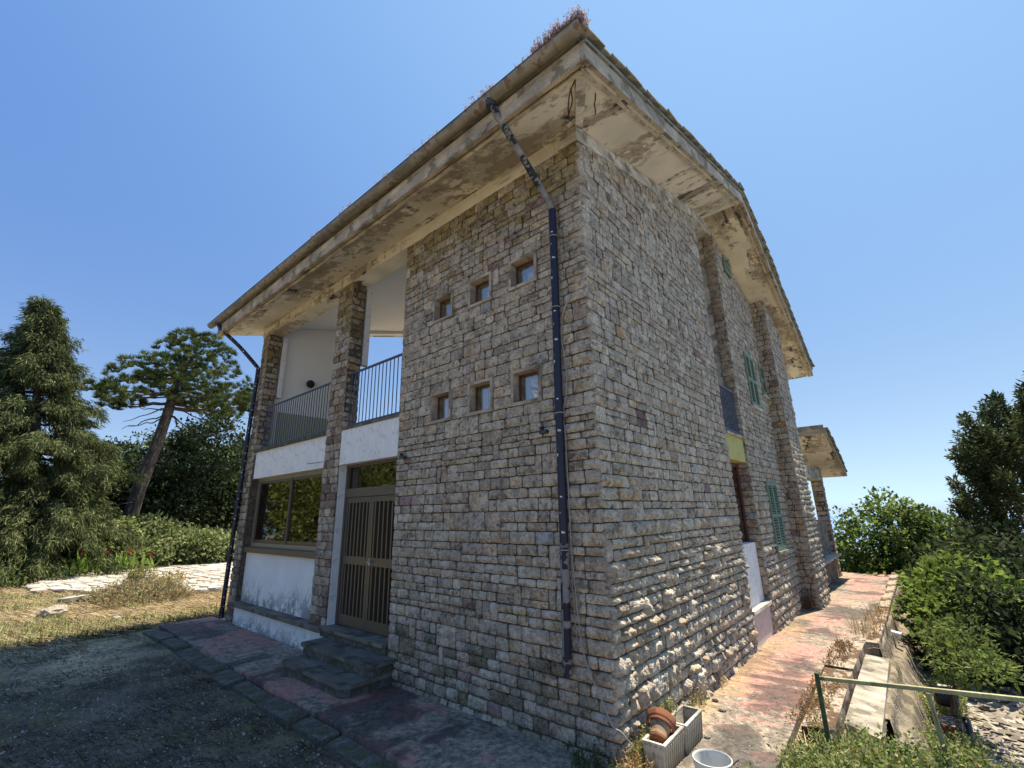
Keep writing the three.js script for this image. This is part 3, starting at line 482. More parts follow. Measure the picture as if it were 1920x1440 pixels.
// large sliding window
{
  const x0 = -8.80, x1 = -5.5, y0 = 1.48, y1 = 2.90, z0 = -0.24, z1 = -0.175;
  const fr = H('large_window', merge([bx(x0, x0 + 0.07, y0, y1, z0, z1), bx(x0 + 0.07, x1, y1 - 0.07, y1, z0, z1), bx(x0 + 0.07, x1, y0, y0 + 0.08, z0, z1 + 0.02)]), mats.bronzeLight);
  for (const [a, b, z] of [[-8.73, -7.13, -0.20], [-7.22, -5.5, -0.215]]) {
    const sa = H('sliding_sash', merge([bx(a, a + 0.06, y0 + 0.08, y1 - 0.07, z - 0.02, z + 0.018), bx(b - 0.06, b, y0 + 0.08, y1 - 0.07, z - 0.02, z + 0.018), bx(a + 0.06, b - 0.06, y1 - 0.12, y1 - 0.07, z - 0.02, z + 0.018), bx(a + 0.06, b - 0.06, y0 + 0.08, y0 + 0.14, z - 0.02, z + 0.018)]), mats.bronze, fr);
    H('pane', bx(a + 0.06, b - 0.06, y0 + 0.14, y1 - 0.12, z - 0.003, z + 0.003), mats.glassDark, fr);
  }
  H('window_sill', bx(-8.80, -5.55, 1.375, 1.478, -0.24, -0.045, 0.01), mats.bronze);
}
// front door: two leaves of upright bars over glass, crossbar, transom light
{
  const x0 = -5.015, x1 = -3.38, z = -0.20, yb = 0.44, xm = -4.21;
  const d = H('door_frame', merge([bx(x0, x0 + 0.05, yb, 2.895, z - 0.04, z + 0.045), bx(x1 - 0.03, x1, yb, 2.895, z - 0.04, z + 0.045), bx(x0 + 0.05, x1 - 0.03, 2.36, 2.50, z - 0.04, z + 0.045), bx(x0 + 0.05, x1 - 0.03, 2.85, 2.893, z - 0.04, z + 0.045)]), mats.bronze);
  H('transom_pane', bx(x0 + 0.05, x1 - 0.03, 2.50, 2.85, z - 0.01, z - 0.004), mats.glassDark, d);
  for (const [a, b] of [[x0 + 0.055, xm - 0.003], [xm + 0.003, x1 - 0.033]]) {
    const lf = H('door', merge([bx(a, a + 0.06, yb + 0.01, 2.352, z - 0.02, z + 0.03), bx(b - 0.06, b, yb + 0.01, 2.352, z - 0.02, z + 0.03), bx(a + 0.06, b - 0.06, yb + 0.01, yb + 0.16, z - 0.02, z + 0.028), bx(a + 0.06, b - 0.06, 1.33, 1.45, z - 0.02, z + 0.034), bx(a + 0.06, b - 0.06, 2.27, 2.352, z - 0.02, z + 0.028)]), mats.bronze);
    H('pane', bx(a + 0.06, b - 0.06, yb + 0.16, 2.27, z - 0.022, z - 0.016), mats.glassDark, lf);
    const n = 6; for (const [p, q] of [[yb + 0.16, 1.33], [1.45, 2.27]]) for (let i = 0; i < n; i++) { const x = lerp(a + 0.06, b - 0.06, (i + 0.5) / n), m = H('door_bar', bx(x - 0.016, x + 0.016, p, q, z - 0.012, z + 0.036), mats.bronze, lf); }
    if (a > -4.5) H('door_handle', merge([bar([a + 0.03, 1.39, z + 0.03], [a + 0.03, 1.39, z + 0.08], 0.012), bar([a + 0.03, 1.39, z + 0.08], [a + 0.13, 1.385, z + 0.08], 0.012), bx(a + 0.005, a + 0.055, 1.34, 1.44, z + 0.031, z + 0.037)]), mats.conc, lf);
  }
}
// loggia and side balcony railings
function railing(x0, x1, y0, y1, z, step, alongZ, mat) {
  const P = (t, y) => alongZ ? [z, y, t] : [t, y, z];
  const rb = (y, r) => alongZ ? bx(z - r, z + r, y - r * .8, y + r * .8, Math.min(x0, x1), Math.max(x0, x1)) : bx(x0, x1, y - r * .8, y + r * .8, z - r, z + r);
  const rail = H('balcony_railing', merge([rb(y1, 0.018), rb(y0, 0.014)]), mat);
  const n = Math.round(Math.abs(x1 - x0) / step), g = new THREE.CylinderGeometry(0.009, 0.009, y1 - y0, 6);
  for (let i = 0; i <= n; i++) { const t = lerp(x0, x1, (i + 0.3) / (n + 0.6)), m = H('baluster', g, mat, rail); m.position.set(...P(t, (y0 + y1) / 2)); }
}
railing(-8.80, -5.56, 3.60, 4.53, -0.14, 0.108, false, mats.railBlue);
railing(-5.02, -3.36, 3.58, 4.53, -0.11, 0.108, false, mats.railBlue);
railing(-4.32, -5.42, 3.42, 4.22, -0.07, 0.09, true, mats.railBlue);
// right-hand bay: yellow balcony edge, white panel, ledge, pink panel, dark window, plaster jambs
H('balcony_edge', bx(-0.25, -0.015, 2.87, 3.30, -5.32, -4.29), mats.yellow);
H('balcony_slab', bx(-0.6, 0.03, 3.302, 3.345, -5.42, -4.29), mats.concWarm);
H('plaster_jamb', bx(-0.52, -0.222, 3.345, SF(-5.3) - 0.1, -5.60, -5.46), mats.conc);
H('plaster_jamb', bx(-0.50, -0.27, 3.345, SF(-4.3) - 0.2, -4.45, -4.28), mats.conc);
H('tall_window', merge([bx(-0.24, -0.19, 1.47, 2.868, -5.44, -5.37), bx(-0.24, -0.19, 1.47, 2.868, -4.34, -4.30), bx(-0.24, -0.19, 2.80, 2.868, -5.37, -4.34)]), mats.wood);
H('window_pane', bx(-0.22, -0.213, 1.47, 2.80, -5.37, -4.34), mats.glassDark);
H('white_panel', bx(-0.25, -0.10, 0.52, 1.468, -5.432, -4.29), mats.plaster);
H('stone_ledge', bx(-0.25, 0.02, 0.455, 0.518, -5.432, -4.29, 0.008), mats.conc);
H('pink_panel', bx(-0.25, -0.03, -0.05, 0.453, -5.42, -4.29), mats.pink);
// green louvred shutters
{
  const slat = bx(-0.012, 0.012, -0.004, 0.004, -0.5, 0.5);
  const leaf = (z0, z1, y0, y1) => {   // z0 nearer than z1
    const s = 0.045, fr = H('shutter', merge([bx(0.0, 0.035, y0, y1, z0 - s, z0), bx(0.0, 0.035, y0, y1, z1, z1 + s), bx(0.0, 0.035, y0, y0 + 0.08, z1 + s, z0 - s), bx(0.0, 0.035, y1 - 0.07, y1, z1 + s, z0 - s), bx(0.0, 0.035, (y0 + y1) / 2 - 0.035, (y0 + y1) / 2 + 0.035, z1 + s, z0 - s), bx(-0.03, -0.02, y0 + 0.08, y1 - 0.07, z1 + s, z0 - s)]), mats.shutter);
    const w = z0 - z1 - 2 * s; for (const [a, b] of [[y0 + 0.08, (y0 + y1) / 2 - 0.035], [(y0 + y1) / 2 + 0.035, y1 - 0.07]]) { const n = Math.max(3, Math.round((b - a) / 0.052)); for (let i = 0; i < n; i++) { const m = H('slat', slat, mats.shutter, fr); m.position.set(0.015, lerp(a, b, (i + 0.5) / n), (z0 + z1) / 2); m.scale.set(1.5, 1, w); m.rotation.z = -0.7; } }
  };
  leaf(-6.44, -6.84, 1.24, 2.56); leaf(-6.84, -7.24, 1.24, 2.56);
  leaf(-6.41, -6.75, 4.14, 5.33); leaf(-6.75, -7.09, 4.14, 5.33);
  leaf(-7.64, -8.02, 4.60, 5.33);
  leaf(-5.99, -6.45, 7.12, 7.52);
  H('window_sill', bx(-0.1, 0.07, 1.185, 1.235, -7.28, -6.40), mats.slate);
  H('window_sill', bx(-0.1, 0.06, 4.08, 4.135, -7.12, -6.38), mats.conc);
  H('window_sill', bx(-0.1, 0.06, 4.53, 4.585, -8.02, -7.62), mats.conc);
  H('shutter_stay', bar([-0.02, 7.36, -6.05], [0.14, 7.34, -6.0], 0.008), mats.iron);
}
// porch behind the house: sloping slab, beam, low wall, dark screen
{
  const y = z => 4.10 - 0.40 * (-12 - z);
  H('porch_roof', prism([[-3, y(-12), -12], [0.56, y(-12), -12], [0.60, y(-14.75), -14.75], [-3, y(-14.75), -14.75]], [0, 0.12, 0]), mats.soffitB);
  H('porch_fascia', bx(-3, 0.57, y(-12) + 0.02, y(-12) + 0.27, -12.0, -11.94), mats.fascia);
  H('porch_fascia', prism([[0.57, y(-11.95), -11.95], [0.61, y(-14.75), -14.75], [0.61, y(-14.75) + 0.14, -14.75], [0.57, y(-11.95) + 0.14, -11.95]], [0.035, 0, 0]), mats.fascia);
  const tg = bx(-0.3, 0.1, 0, 0.025, -0.2, 0.2, 0.005); for (let i = 0; i < 10; i++) { const z = lerp(-12, -14.75, (i + 0.5) / 10), m = H('roof_tile', tg, mats.slate); m.position.set(0.58 + R(-.01, .02), y(z) + 0.15, z); m.rotation.set(-0.32, R(-.05, .05), 0); }
  H('porch_beam', bx(-0.28, 0.02, 2.86, 3.2, -14.2, -10.1), mats.concWarm);
  H('low_wall', bx(-0.28, 0.0, -0.05, 0.62, -13.78, -9.7), mats.concDark);
  H('coping_slab', bx(-0.32, 0.16, 0.622, 0.68, -13.78, -9.72, 0.008), mats.conc);
  H('metal_screen', bx(-0.12, -0.08, 0.682, 1.62, -13.7, -10.6), mats.slate);
  H('screen_cap', bx(-0.2, 0.03, 1.622, 1.70, -12.2, -10.5), std({ color: lin(0.28, 0.16, 0.12), roughness: 0.9 }));
}
// brackets, a rebar stub, cables on the front wall
for (const [x, y] of [[-0.64, 2.89], [-3.17, 2.855]]) H('iron_bracket', merge([bx(x - 0.05, x + 0.05, y - 0.02, y + 0.015, 0.0, 0.06), bx(x - 0.05, x - 0.03, y + 0.015, y + 0.06, 0.0, 0.05)]), mats.iron);
H('rebar_stub', bar([-5.6, 3.0, -0.02], [-5.75, 2.96, 0.2], 0.006), mats.iron);
H('conduit_stub', tube([[-0.205, 4.35, 0.035], [-0.25, 4.27, 0.05], [-0.32, 4.15, 0.04]], 0.011, 7), mats.cable);
H('wall_cable', tube([[-0.32, 4.15, 0.04], [-0.345, 3.9, 0.04], [-0.30, 3.5, 0.05], [-0.33, 3.25, 0.035], [-0.38, 3.05, 0.04], [-0.355, 2.8, 0.05], [-0.365, 2.36, 0.04], [-0.36, 1.7, 0.045], [-0.31, 0.92, 0.04], [-0.22, 0.66, 0.05], [-0.13, 0.5, 0.05], [-0.03, 0.33, 0.07], [0.05, 0.30, 0.06], [0.09, 0.14, -0.08], [0.12, 0.02, -0.2]], 0.0055, 6, 120), mats.cable);
H('wall_cable', tube([[-0.365, 2.7, 0.03], [-0.36, 2.0, 0.04], [-0.375, 1.4, 0.035], [-0.36, 0.9, 0.03]], 0.004, 5, 40), mats.cable);
// ---------- ground, sea, paving ----------
function gh(x, z) {
  let h = -0.10 + 0.05 * (fbm(x * 0.5, z * 0.5, 301, 3) - 0.5);
  const r = sstep(1.15, 1.85, x) * sstep(-1.2, -3.2, z); h -= 0.72 * r;
  if (x > 0.9) h -= 0.08 * sstep(0.92, 1.2, x) * sstep(0.5, -0.5, z);
  if (x > 3.2) h -= 0.16 * (x - 3.2) * sstep(6, 0, z);
  if (z < -9 && x > 0.4) h -= 0.20 * (-9 - z) * sstep(0.4, 3, x);
  if (z < -15.4) h -= 0.30 * (-15.4 - z) * sstep(-24, -6, x);
  const d = Math.hypot(x + 5, z + 5); if (d > 60) h -= 0.32 * (d - 60);
  h += 0.22 * sstep(-26, -34, x) * (fbm(x * 0.3, z * 0.3, 309, 2));
  return h;
}
{
  const ax = [], az = []; const grow = (a, b, s0) => { const o = []; let x = a, s = s0; while (Math.abs(x - b) > Math.abs(s)) { o.push(x); x += s; s *= 1.22; } o.push(b); return o; };
  for (const v of grow(-31, -1300, -0.8).reverse()) ax.push(v); for (let x = -30.6; x < 5; x += 0.22) ax.push(x); for (const v of grow(5, 1300, 0.5)) ax.push(v);
  for (const v of grow(-16.5, -1300, -0.5).reverse()) az.push(v); for (let z = -16.3; z < 7; z += 0.22) az.push(z); for (const v of grow(7, 1300, 0.5)) az.push(v);
  const nx = ax.length, nz = az.length, pos = [], col = [], uv = [], idx = [];
  for (let j = 0; j < nz; j++) for (let i = 0; i < nx; i++) {
    const x = ax[i], z = az[j], near = x > -31 && x < 5 && z > -16.5 && z < 7;
    const y = gh(x, z) + (near ? 0.06 * (fbm(x * 2.2, z * 2.2, 311, 4) - 0.5) : 0);
    pos.push(x, Math.max(y, -330), z); uv.push(x, z);
    // what lies there: dark asphalt and earth before the house, straw to the left, pale shale to the right, woodland earth beyond
    const n = fbm(x * 0.9, z * 0.9, 315, 4), n2 = fbm(x * 2.6, z * 2.6, 317, 4);
    let c = [.50, .415, .27];
    const yard = sstep(-9.2, -6.2, x + 5 * (n - 0.5)) * sstep(0.6, 1.0, z); c = c.map((v, k) => lerp(v, [.165, .138, .108][k], yard));
    const mossy = sstep(0.5, 0.6, n * 0.6 + n2 * 0.4) * yard; c = c.map((v, k) => lerp(v, [.16, .145, .075][k], mossy * 0.8));
    const blackp = sstep(0.60, 0.66, n2 * 0.6 + fbm(x * 0.8 + 9, z * 1.4, 319, 3) * 0.4) * yard; c = c.map((v, k) => lerp(v, [.07, .055, .042][k], blackp * 0.8));
    const grass = sstep(0.52, 0.62, fbm(x * 0.55, z * 0.7, 323, 4)) * (1 - yard); c = c.map((v, k) => lerp(v, [.20, .21, .085][k], grass * 0.6));
    const right = sstep(0.9, 1.3, x) * sstep(1.5, 0.5, z); c = c.map((v, k) => lerp(v, [.44, .40, .33][k], right));
    const far = Math.max(sstep(-29, -33, x), sstep(-15.5, -19, z), sstep(4, 6, x) * sstep(3, 1, z));
    const open = sstep(4.4, 8.5, z + 4 * (n - 0.5)); c = c.map((v, k) => lerp(v, [.40, .345, .245][k], open)); c = c.map((v, k) => lerp(v, [.34, .29, .17][k], far));  // open: unseen ground farther out front, paled to bounce light onto the house
    col.push(...c);
  }
  for (let j = 0; j < nz - 1; j++) for (let i = 0; i < nx - 1; i++) { const a = j * nx + i; idx.push(a, a + nx, a + 1, a + 1, a + nx, a + nx + 1); }
  const g = new THREE.BufferGeometry(); g.setAttribute('position', new THREE.Float32BufferAttribute(pos, 3)); g.setAttribute('color', new THREE.Float32BufferAttribute(col, 3)); g.setAttribute('uv', new THREE.Float32BufferAttribute(uv, 2)); g.setIndex(idx); g.computeVertexNormals();
  struct(mesh('ground', g, mats.soil));
  const sg = new THREE.CircleGeometry(23000, 128); sg.rotateX(-Math.PI / 2); sg.translate(0, -300, 0);
  struct(mesh('sea', sg, std({ color: lin(0.10, 0.22, 0.42), roughness: 0.6 })));
}
const flatUV = (g, f) => { const p = g.attributes.position, uv = g.attributes.uv; for (let i = 0; i < p.count; i++) { const [a, b] = f(p.getX(i), p.getZ(i)); uv.setXY(i, a, b); } return g; };
{
  const out = [[-9.98, -0.02], [-9.96, 0.95], [-5.93, 1.0], [-3.2, 1.03], [-1.7, 1.06], [-0.4, 1.25], [0.2, 2.0], [0.98, 2.0], [0.96, -0.9], [0.90, -2.2], [0.86, -5.52], [1.36, -5.5], [1.37, -15.15], [-0.3, -15.15], [-0.3, -0.02]];
  const w = struct(mesh('walkway', flatUV(prism(out.map(([x, z]) => [x, 0, z]), [0, -0.32, 0]), (x, z) => [(x + 10.2) / 16, (z + 16) / 18]), mats.walk));
  mesh('edge_kerb', merge([0, 1, 2, 3, 4, 5].map(i => bx(1.20 + R(-.02, .02), 1.385, -0.2, 0.055 + R(-.015, .02), -15.1 + i * 1.6, -13.52 + i * 1.6, 0.02))), mats.crust, w);
  // broken kerb along the front edge
  let x = -9.9; while (x < -0.9) { const L = R(0.55, 1.3), z0 = lerp(0.965, 1.06, (x + 9.9) / 9) + R(0, .02); const g = bx(0, L - R(0.01, 0.05), -0.25, 0, 0, R(0.17, 0.26), 0.02); const m = mesh('kerb_stone', g, mats.moss, w); m.position.set(x, -0.022 + R(-.03, .01), z0 + R(-.01, .02)); m.rotation.set(R(0.02, .12), R(-.03, .03), R(-.03, .03)); x += L; }
}
// moss-grown blocks at the edge of the walkway and the leaning slab below them
const block = (name, label, cat, pts, h, mat) => { const g = prism(pts, [0, -h, 0]); return tag(mesh(name, g, mat), label, cat); };
block('concrete_block', 'long low concrete block with dry moss along the edge of the red walkway', 'concrete block', [[0.87, 0.055, -5.45], [1.22, 0.05, -5.42], [1.21, 0.045, -3.9], [0.90, 0.05, -3.85]], 0.5, mats.crust);
block('concrete_block', 'short weedy concrete block behind the railing post beside the red walkway', 'concrete block', [[0.91, 0.03, -3.83], [1.20, 0.02, -3.86], [1.22, -0.02, -1.95], [0.97, 0.0, -1.8]], 0.4, mats.crust);
block('concrete_slab', 'pale bare concrete slab lying below the blocks by the retaining wall', 'concrete slab', [[1.235, -0.04, -5.1], [1.50, -0.07, -5.15], [1.54, -0.13, -2.3], [1.24, -0.09, -2.4]], 0.12, mats.paleConc);
{ // battered retaining wall along the outer side of the walkway
  const t = thing('retaining_wall', 'weathered grey retaining wall holding up the outer edge of the walkway', 'retaining wall');
  const face = (prof, z0, z1, sd) => {   // rough wall face: profile points (x, y) swept along z, weathered by noise
    const n = Math.round(Math.abs(z1 - z0) / 0.12), P = []; for (let i = 0; i < prof.length - 1; i++) { const L = Math.hypot(prof[i + 1][0] - prof[i][0], prof[i + 1][1] - prof[i][1]), m = Math.max(1, Math.round(L / 0.08)); for (let k = 0; k < m; k++) P.push([lerp(prof[i][0], prof[i + 1][0], k / m), lerp(prof[i][1], prof[i + 1][1], k / m)]); } P.push(prof[prof.length - 1]);
    const pos = [], uv = [], idx = [], W = P.length; for (let j = 0; j <= n; j++) for (let i = 0; i < W; i++) { const z = lerp(z0, z1, j / n), d = 0.09 * (fbm(z * 3, P[i][1] * 4 + i * .3, sd, 4) - 0.5), e = 0.06 * (fbm(z * 4 + 9, i * 0.7, sd + 3, 3) - 0.5); pos.push(P[i][0] + d, P[i][1] + e, z); uv.push(z, P[i][1] + P[i][0]); }
    for (let j = 0; j < n; j++) for (let i = 0; i < W - 1; i++) { const q = j * W + i; idx.push(q, q + W, q + 1, q + 1, q + W, q + W + 1); }
    const g = new THREE.BufferGeometry(); g.setAttribute('position', new THREE.Float32BufferAttribute(pos, 3)); g.setAttribute('uv', new THREE.Float32BufferAttribute(uv, 2)); g.setIndex(idx); g.computeVertexNormals(); return g;
  };
  const rb = mats.rubble.clone(); rb.side = THREE.DoubleSide;
  mesh('wall', face([[1.25, -0.02], [1.39, -0.03], [1.44, -0.40], [1.55, -0.44], [1.76, -0.92], [1.82, -1.7]], -15.1, -5.45, 361), rb, t);
  mesh('wall', face([[1.22, -0.14], [1.56, -0.16], [1.60, -0.42], [1.68, -0.46], [1.84, -0.95], [1.9, -1.4]], -5.5, -3.0, 367), rb, t);
  const p = mesh('drain_pipe', bar([1.30, -0.16, -7.55], [1.56, -0.20, -7.5], 0.045, 12), std({ color: lin(0.78, 0.79, 0.80), roughness: 0.5 }), t); p.userData.label = 'white drain pipe end poking out of the wall';
}
{ // crazy paving in the sun on the left
  const t = thing('paving_patch', 'raised patch of pale irregular paving stones in the sun left of the house', 'paving', [0, 0, 0]);
  const edge = z => -14.75 - 0.9 * sstep(-0.5, 1.5, z) - Math.max(0, z) * 2.1;
  mesh('bed', prism([[-14.8, -0.004, -7], [-14.7, -0.004, -0.4], [-15.6, -0.004, 0.5], [-18.3, -0.004, 1.2], [-20.8, -0.004, 2.2], [-24.5, -0.004, 1.5], [-26.6, -0.004, -2.4], [-27.2, -0.004, -7]], [0, -0.3, 0]), mats.conc, t);
  const mm = [[.43, .41, .37], [.40, .375, .335], [.46, .44, .40], [.37, .345, .305]].map(c => std({ color: lin(...c), bumpMap: T.concB, bumpScale: 0.01, roughness: 0.95 }));
  let n = 0;
  for (let x = -14.9; x > -26.4 && n < 292; x -= 0.62) for (let z = 2.0; z > -6.2 && n < 292; z -= 0.44) {
    if (z > 0.55 && x > -18) continue; if (z > 1.1 + 0.35 * Math.min(0, -18.3 - x) * -1 * 0 && x > -18.9) continue; if (z > 1.2 && x < -22.2) continue; if (z > -0.45 && x > -15.4) continue; if (rnd() < 0.14) continue; if (x < -24.5 && z > -1) continue;
    if (x < -22 && rnd() < 0.35) continue;
    const a = [], k = 6; for (let i = 0; i < k; i++) { const th = i / k * 2 * Math.PI + R(-.25, .25); a.push([Math.cos(th) * R(0.25, 0.33), 0, Math.sin(th) * R(0.17, 0.235)]); }
    const m = mesh('paving_stone', prism(a, [0, -0.05, 0]), pick(mm), t); m.position.set(x + R(-.05, .05), 0.012 + R(-.008, .022), z + R(-.04, .04)); m.rotation.set(R(-.03, .03), R(-.3, .3), R(-.03, .03)); n++;
  }
}
// entrance steps
{
  const t = thing('entrance_steps', 'three worn mossy concrete steps climbing to the bronze front door', 'steps');
  const slab = (x0, x1, y0, y1, z0, z1, c) => prism([[x0, y1, z0], [x0, y1, z1 - c * 0.4], [x0 + c * 0.4, y1, z1], [x1 - c, y1, z1], [x1, y1, z1 - c], [x1, y1, z0]], [0, y0 - y1, 0]);
  const tread = std({ map: T.conc, color: lin(0.29, 0.28, 0.27), bumpMap: T.concB, bumpScale: 0.008, roughness: 0.95 });
  mesh('riser', slab(-4.84, -3.22, -0.05, 0.10, -0.15, 0.665, 0.08), mats.moss, t);
  mesh('tread', slab(-4.87, -3.19, 0.101, 0.15, -0.15, 0.695, 0.10), tread, t);
  mesh('riser', slab(-4.94, -3.19, 0.151, 0.25, -0.15, 0.36, 0.05), mats.moss, t);
  mesh('tread', slab(-4.97, -3.165, 0.251, 0.298, -0.15, 0.39, 0.06), tread, t);
  mesh('riser', bx(-5.10, -3.372, 0.299, 0.385, -0.3, 0.03), mats.moss, t);
  mesh('threshold', bx(-5.12, -3.372, 0.386, 0.44, -0.3, 0.075, 0.01), mats.concDark, t);
}
// ---------- small things ----------
{ // fluted concrete troughs
  const make = (name, label, z0, z1) => {
    const t = thing(name, label, 'planter', [0.235, 0, (z0 + z1) / 2]);
    const w = 0.095, l = (z1 - z0) / 2, h = 0.21, e = 0.022, b = 0.82;   // half width, half length, wall thickness, taper at foot
    const wallOut = (sx, sz) => sz ? prism([[-w * b, 0, sz * l * 0.93], [w * b, 0, sz * l * 0.93], [w, h, sz * l], [-w, h, sz * l]], [0, 0, -sz * e]) : prism([[sx * w * b, 0, -l * 0.93], [sx * w * b, 0, l * 0.93], [sx * w, h, l - e], [sx * w, h, -l + e]], [-sx * e, 0, 0]);
    mesh('body', merge([wallOut(1, 0), wallOut(-1, 0), wallOut(0, 1), wallOut(0, -1), bx(-w * b, w * b, 0.0, 0.03, -l * 0.9, l * 0.9)]), mats.concWarm, t);
    mesh('rim', merge([bx(-w - 0.006, -w + e, h, h + 0.018, -l - 0.006, l + 0.006, 0.006), bx(w - e, w + 0.006, h, h + 0.018, -l - 0.006, l + 0.006, 0.006), bx(-w + e, w - e, h, h + 0.018, -l - 0.006, -l + e, 0.006), bx(-w + e, w - e, h, h + 0.018, l - e, l + 0.006, 0.006)]), mats.conc, t);
    const rib = bx(-0.007, 0.007, 0, h - 0.01, -0.009, 0.009, 0.005), n = 9;
    for (const s of [1, -1]) for (let i = 0; i < n; i++) { const m = mesh('rib', rib, mats.concWarm, t); m.position.set(s * w * 0.845, 0.002, lerp(-l * 0.86, l * 0.86, i / (n - 1))); m.rotation.z = -s * 0.08; }
    for (let i = 0; i < 4; i++) { const m = mesh('rib', rib, mats.concWarm, t); m.position.set(lerp(-w * 0.66, w * 0.66, i / 3), 0.002, l * 0.945); m.rotation.set(0.06, Math.PI / 2, 0); }
    mesh('earth', bx(-w * 0.8, w * 0.8, 0.031, 0.08, -l * 0.85, l * 0.85), mats.dark, t);
    t.rotation.y = 0.03; return t;
  };
  make('planter_trough', 'fluted concrete planter trough holding the tipped terracotta pot', -0.53, -0.10);
  make('planter_trough', 'empty fluted concrete planter trough farther along the stone wall', -0.99, -0.56);
}
{ // terracotta pots, one stuck in the other, tipped into the trough with their bottoms up
  const clay = std({ map: T.conc, color: lin(0.62, 0.25, 0.135), roughness: 0.9 }), clayPale = std({ map: T.conc, color: lin(0.66, 0.47, 0.34), roughness: 0.95 });
  const lathe = (p) => new THREE.LatheGeometry(p.map(([r, y]) => new THREE.Vector2(r, y)), 36);
  const place = (t, d) => { t.position.set(0.215, 0.255, -0.30); t.quaternion.setFromUnitVectors(V(0, 1, 0), V(-0.10, 0.50, -0.72).normalize()); t.translateY(d); };
  const t = thing('terracotta_pot', 'inner terracotta pot with lime-stained side and drain hole showing', 'flower pot');
  mesh('pot', lathe([[0.0, -0.10], [0.062, -0.10], [0.068, -0.094], [0.0705, -0.075]]), clay, t);
  mesh('stained_side', lathe([[0.0707, -0.075], [0.086, 0.03]]), clayPale, t);
  mesh('pot', lathe([[0.086, 0.03], [0.092, 0.07], [0.084, 0.07], [0.06, -0.09], [0, -0.09]]), clay, t);
  for (const [x, z] of [[0.0, 0.012], [0.014, -0.014]]) mesh('drain_hole', new THREE.CylinderGeometry(0.007, 0.007, 0.003, 10).translate(x, -0.1003, z), mats.dark, t);
  place(t, 0);
  const q = thing('terracotta_pot', 'outer terracotta pot with banded rim tipped over the smaller one', 'flower pot');
  mesh('pot', lathe([[0.100, 0.018], [0.108, 0.02], [0.110, 0.05], [0.118, 0.052], [0.121, 0.10], [0.116, 0.104], [0.108, 0.10], [0.096, 0.022], [0.100, 0.018]]), clay, q);
  place(q, 0);
}
{ // white bucket with sticks
  const t = thing('plastic_bucket', 'white plastic bucket with dark sticks inside at the bottom edge of the walkway', 'bucket', [0.715, 0, -0.095]);
  const wp = std({ map: T.plaster, color: lin(0.74, 0.76, 0.75), roughness: 0.5, side: THREE.DoubleSide });
  mesh('body', new THREE.LatheGeometry([[0, 0.004], [0.112, 0.004], [0.135, 0.235], [0.142, 0.238], [0.142, 0.25], [0.134, 0.252], [0.130, 0.235], [0.108, 0.012], [0, 0.012]].map(p => new THREE.Vector2(...p)), 40), wp, t);
  mesh('litter', new THREE.SphereGeometry(0.07, 12, 8).scale(1.2, 0.35, 0.9).translate(0.0, 0.06, 0.0), std({ color: lin(.10, .085, .07), roughness: 1 }), t);
  for (const [a, b] of [[[-0.05, 0.07, 0.03], [0.19, 0.285, -0.02]], [[0.0, 0.06, 0.05], [0.2, 0.27, 0.06]], [[0.06, 0.05, -0.04], [-0.06, 0.10, 0.06]]]) mesh('stick', bar(a, b, 0.005, 6), std({ color: lin(.12, .09, .07), roughness: 1 }), t);
}
{ // green pipe railing at right
  const t = thing('metal_railing', 'rusty green painted pipe railing with two posts at lower right', 'railing');
  const gp = std({ map: T.moss, color: lin(0.55, 1.0, 0.62), roughness: 0.7 }), yg = std({ map: T.conc, color: lin(0.62, 0.64, 0.40), roughness: 0.8 });
  mesh('post', bx(1.192, 1.230, -0.25, 0.535, -1.673, -1.637, 0.006), gp, t);
  mesh('post', bar([2.01, 0.52, -1.655], [2.07, -0.7, -1.63], 0.0175, 10), yg, t);
  const r = mesh('rail', merge([bx(0, 1.75, -0.0165, 0.0165, -0.0165, 0.0165, 0.005)]), yg, t); r.position.set(1.225, 0.492, -1.655); r.rotation.z = 0.078;
}
{ // scrap in the ditch beyond the railing
  const t = thing('scrap_machine', 'dark scrap machine body with a red light lying in the weeds behind the railing', 'scrap', [2.03, -0.9, -5.0]);
  const black = std({ color: lin(.018, .018, .02), roughness: 0.35 });
  mesh('body', bx(-0.14, 0.12, 0.02, 0.22, -0.35, 0.45, 0.05), black, t);
  mesh('fender', bx(-0.12, 0.10, 0.222, 0.30, -0.05, 0.40, 0.03), black, t);
  for (const z of [-0.22, 0.3]) mesh('wheel', new THREE.TorusGeometry(0.10, 0.045, 8, 18).rotateY(Math.PI / 2).translate(0.14, 0.1, z), black, t);
  mesh('hood', bx(-0.14, 0.12, 0.30, 0.46, -0.7, -0.25, 0.06), black, t);
  mesh('trim', bx(-0.08, 0.1, 0.462, 0.475, -0.68, -0.60, 0.005), mats.conc, t);
  mesh('tail_light', bx(-0.10, 0.02, 0.24, 0.32, 0.452, 0.475, 0.01), std({ color: lin(.20, .03, .02), roughness: 0.3 }), t);
  mesh('handle', tube([[-0.1, 0.45, -0.3], [-0.16, 0.56, -0.15], [0.0, 0.58, -0.1], [0.12, 0.5, -0.2]], 0.014, 7), black, t);
}
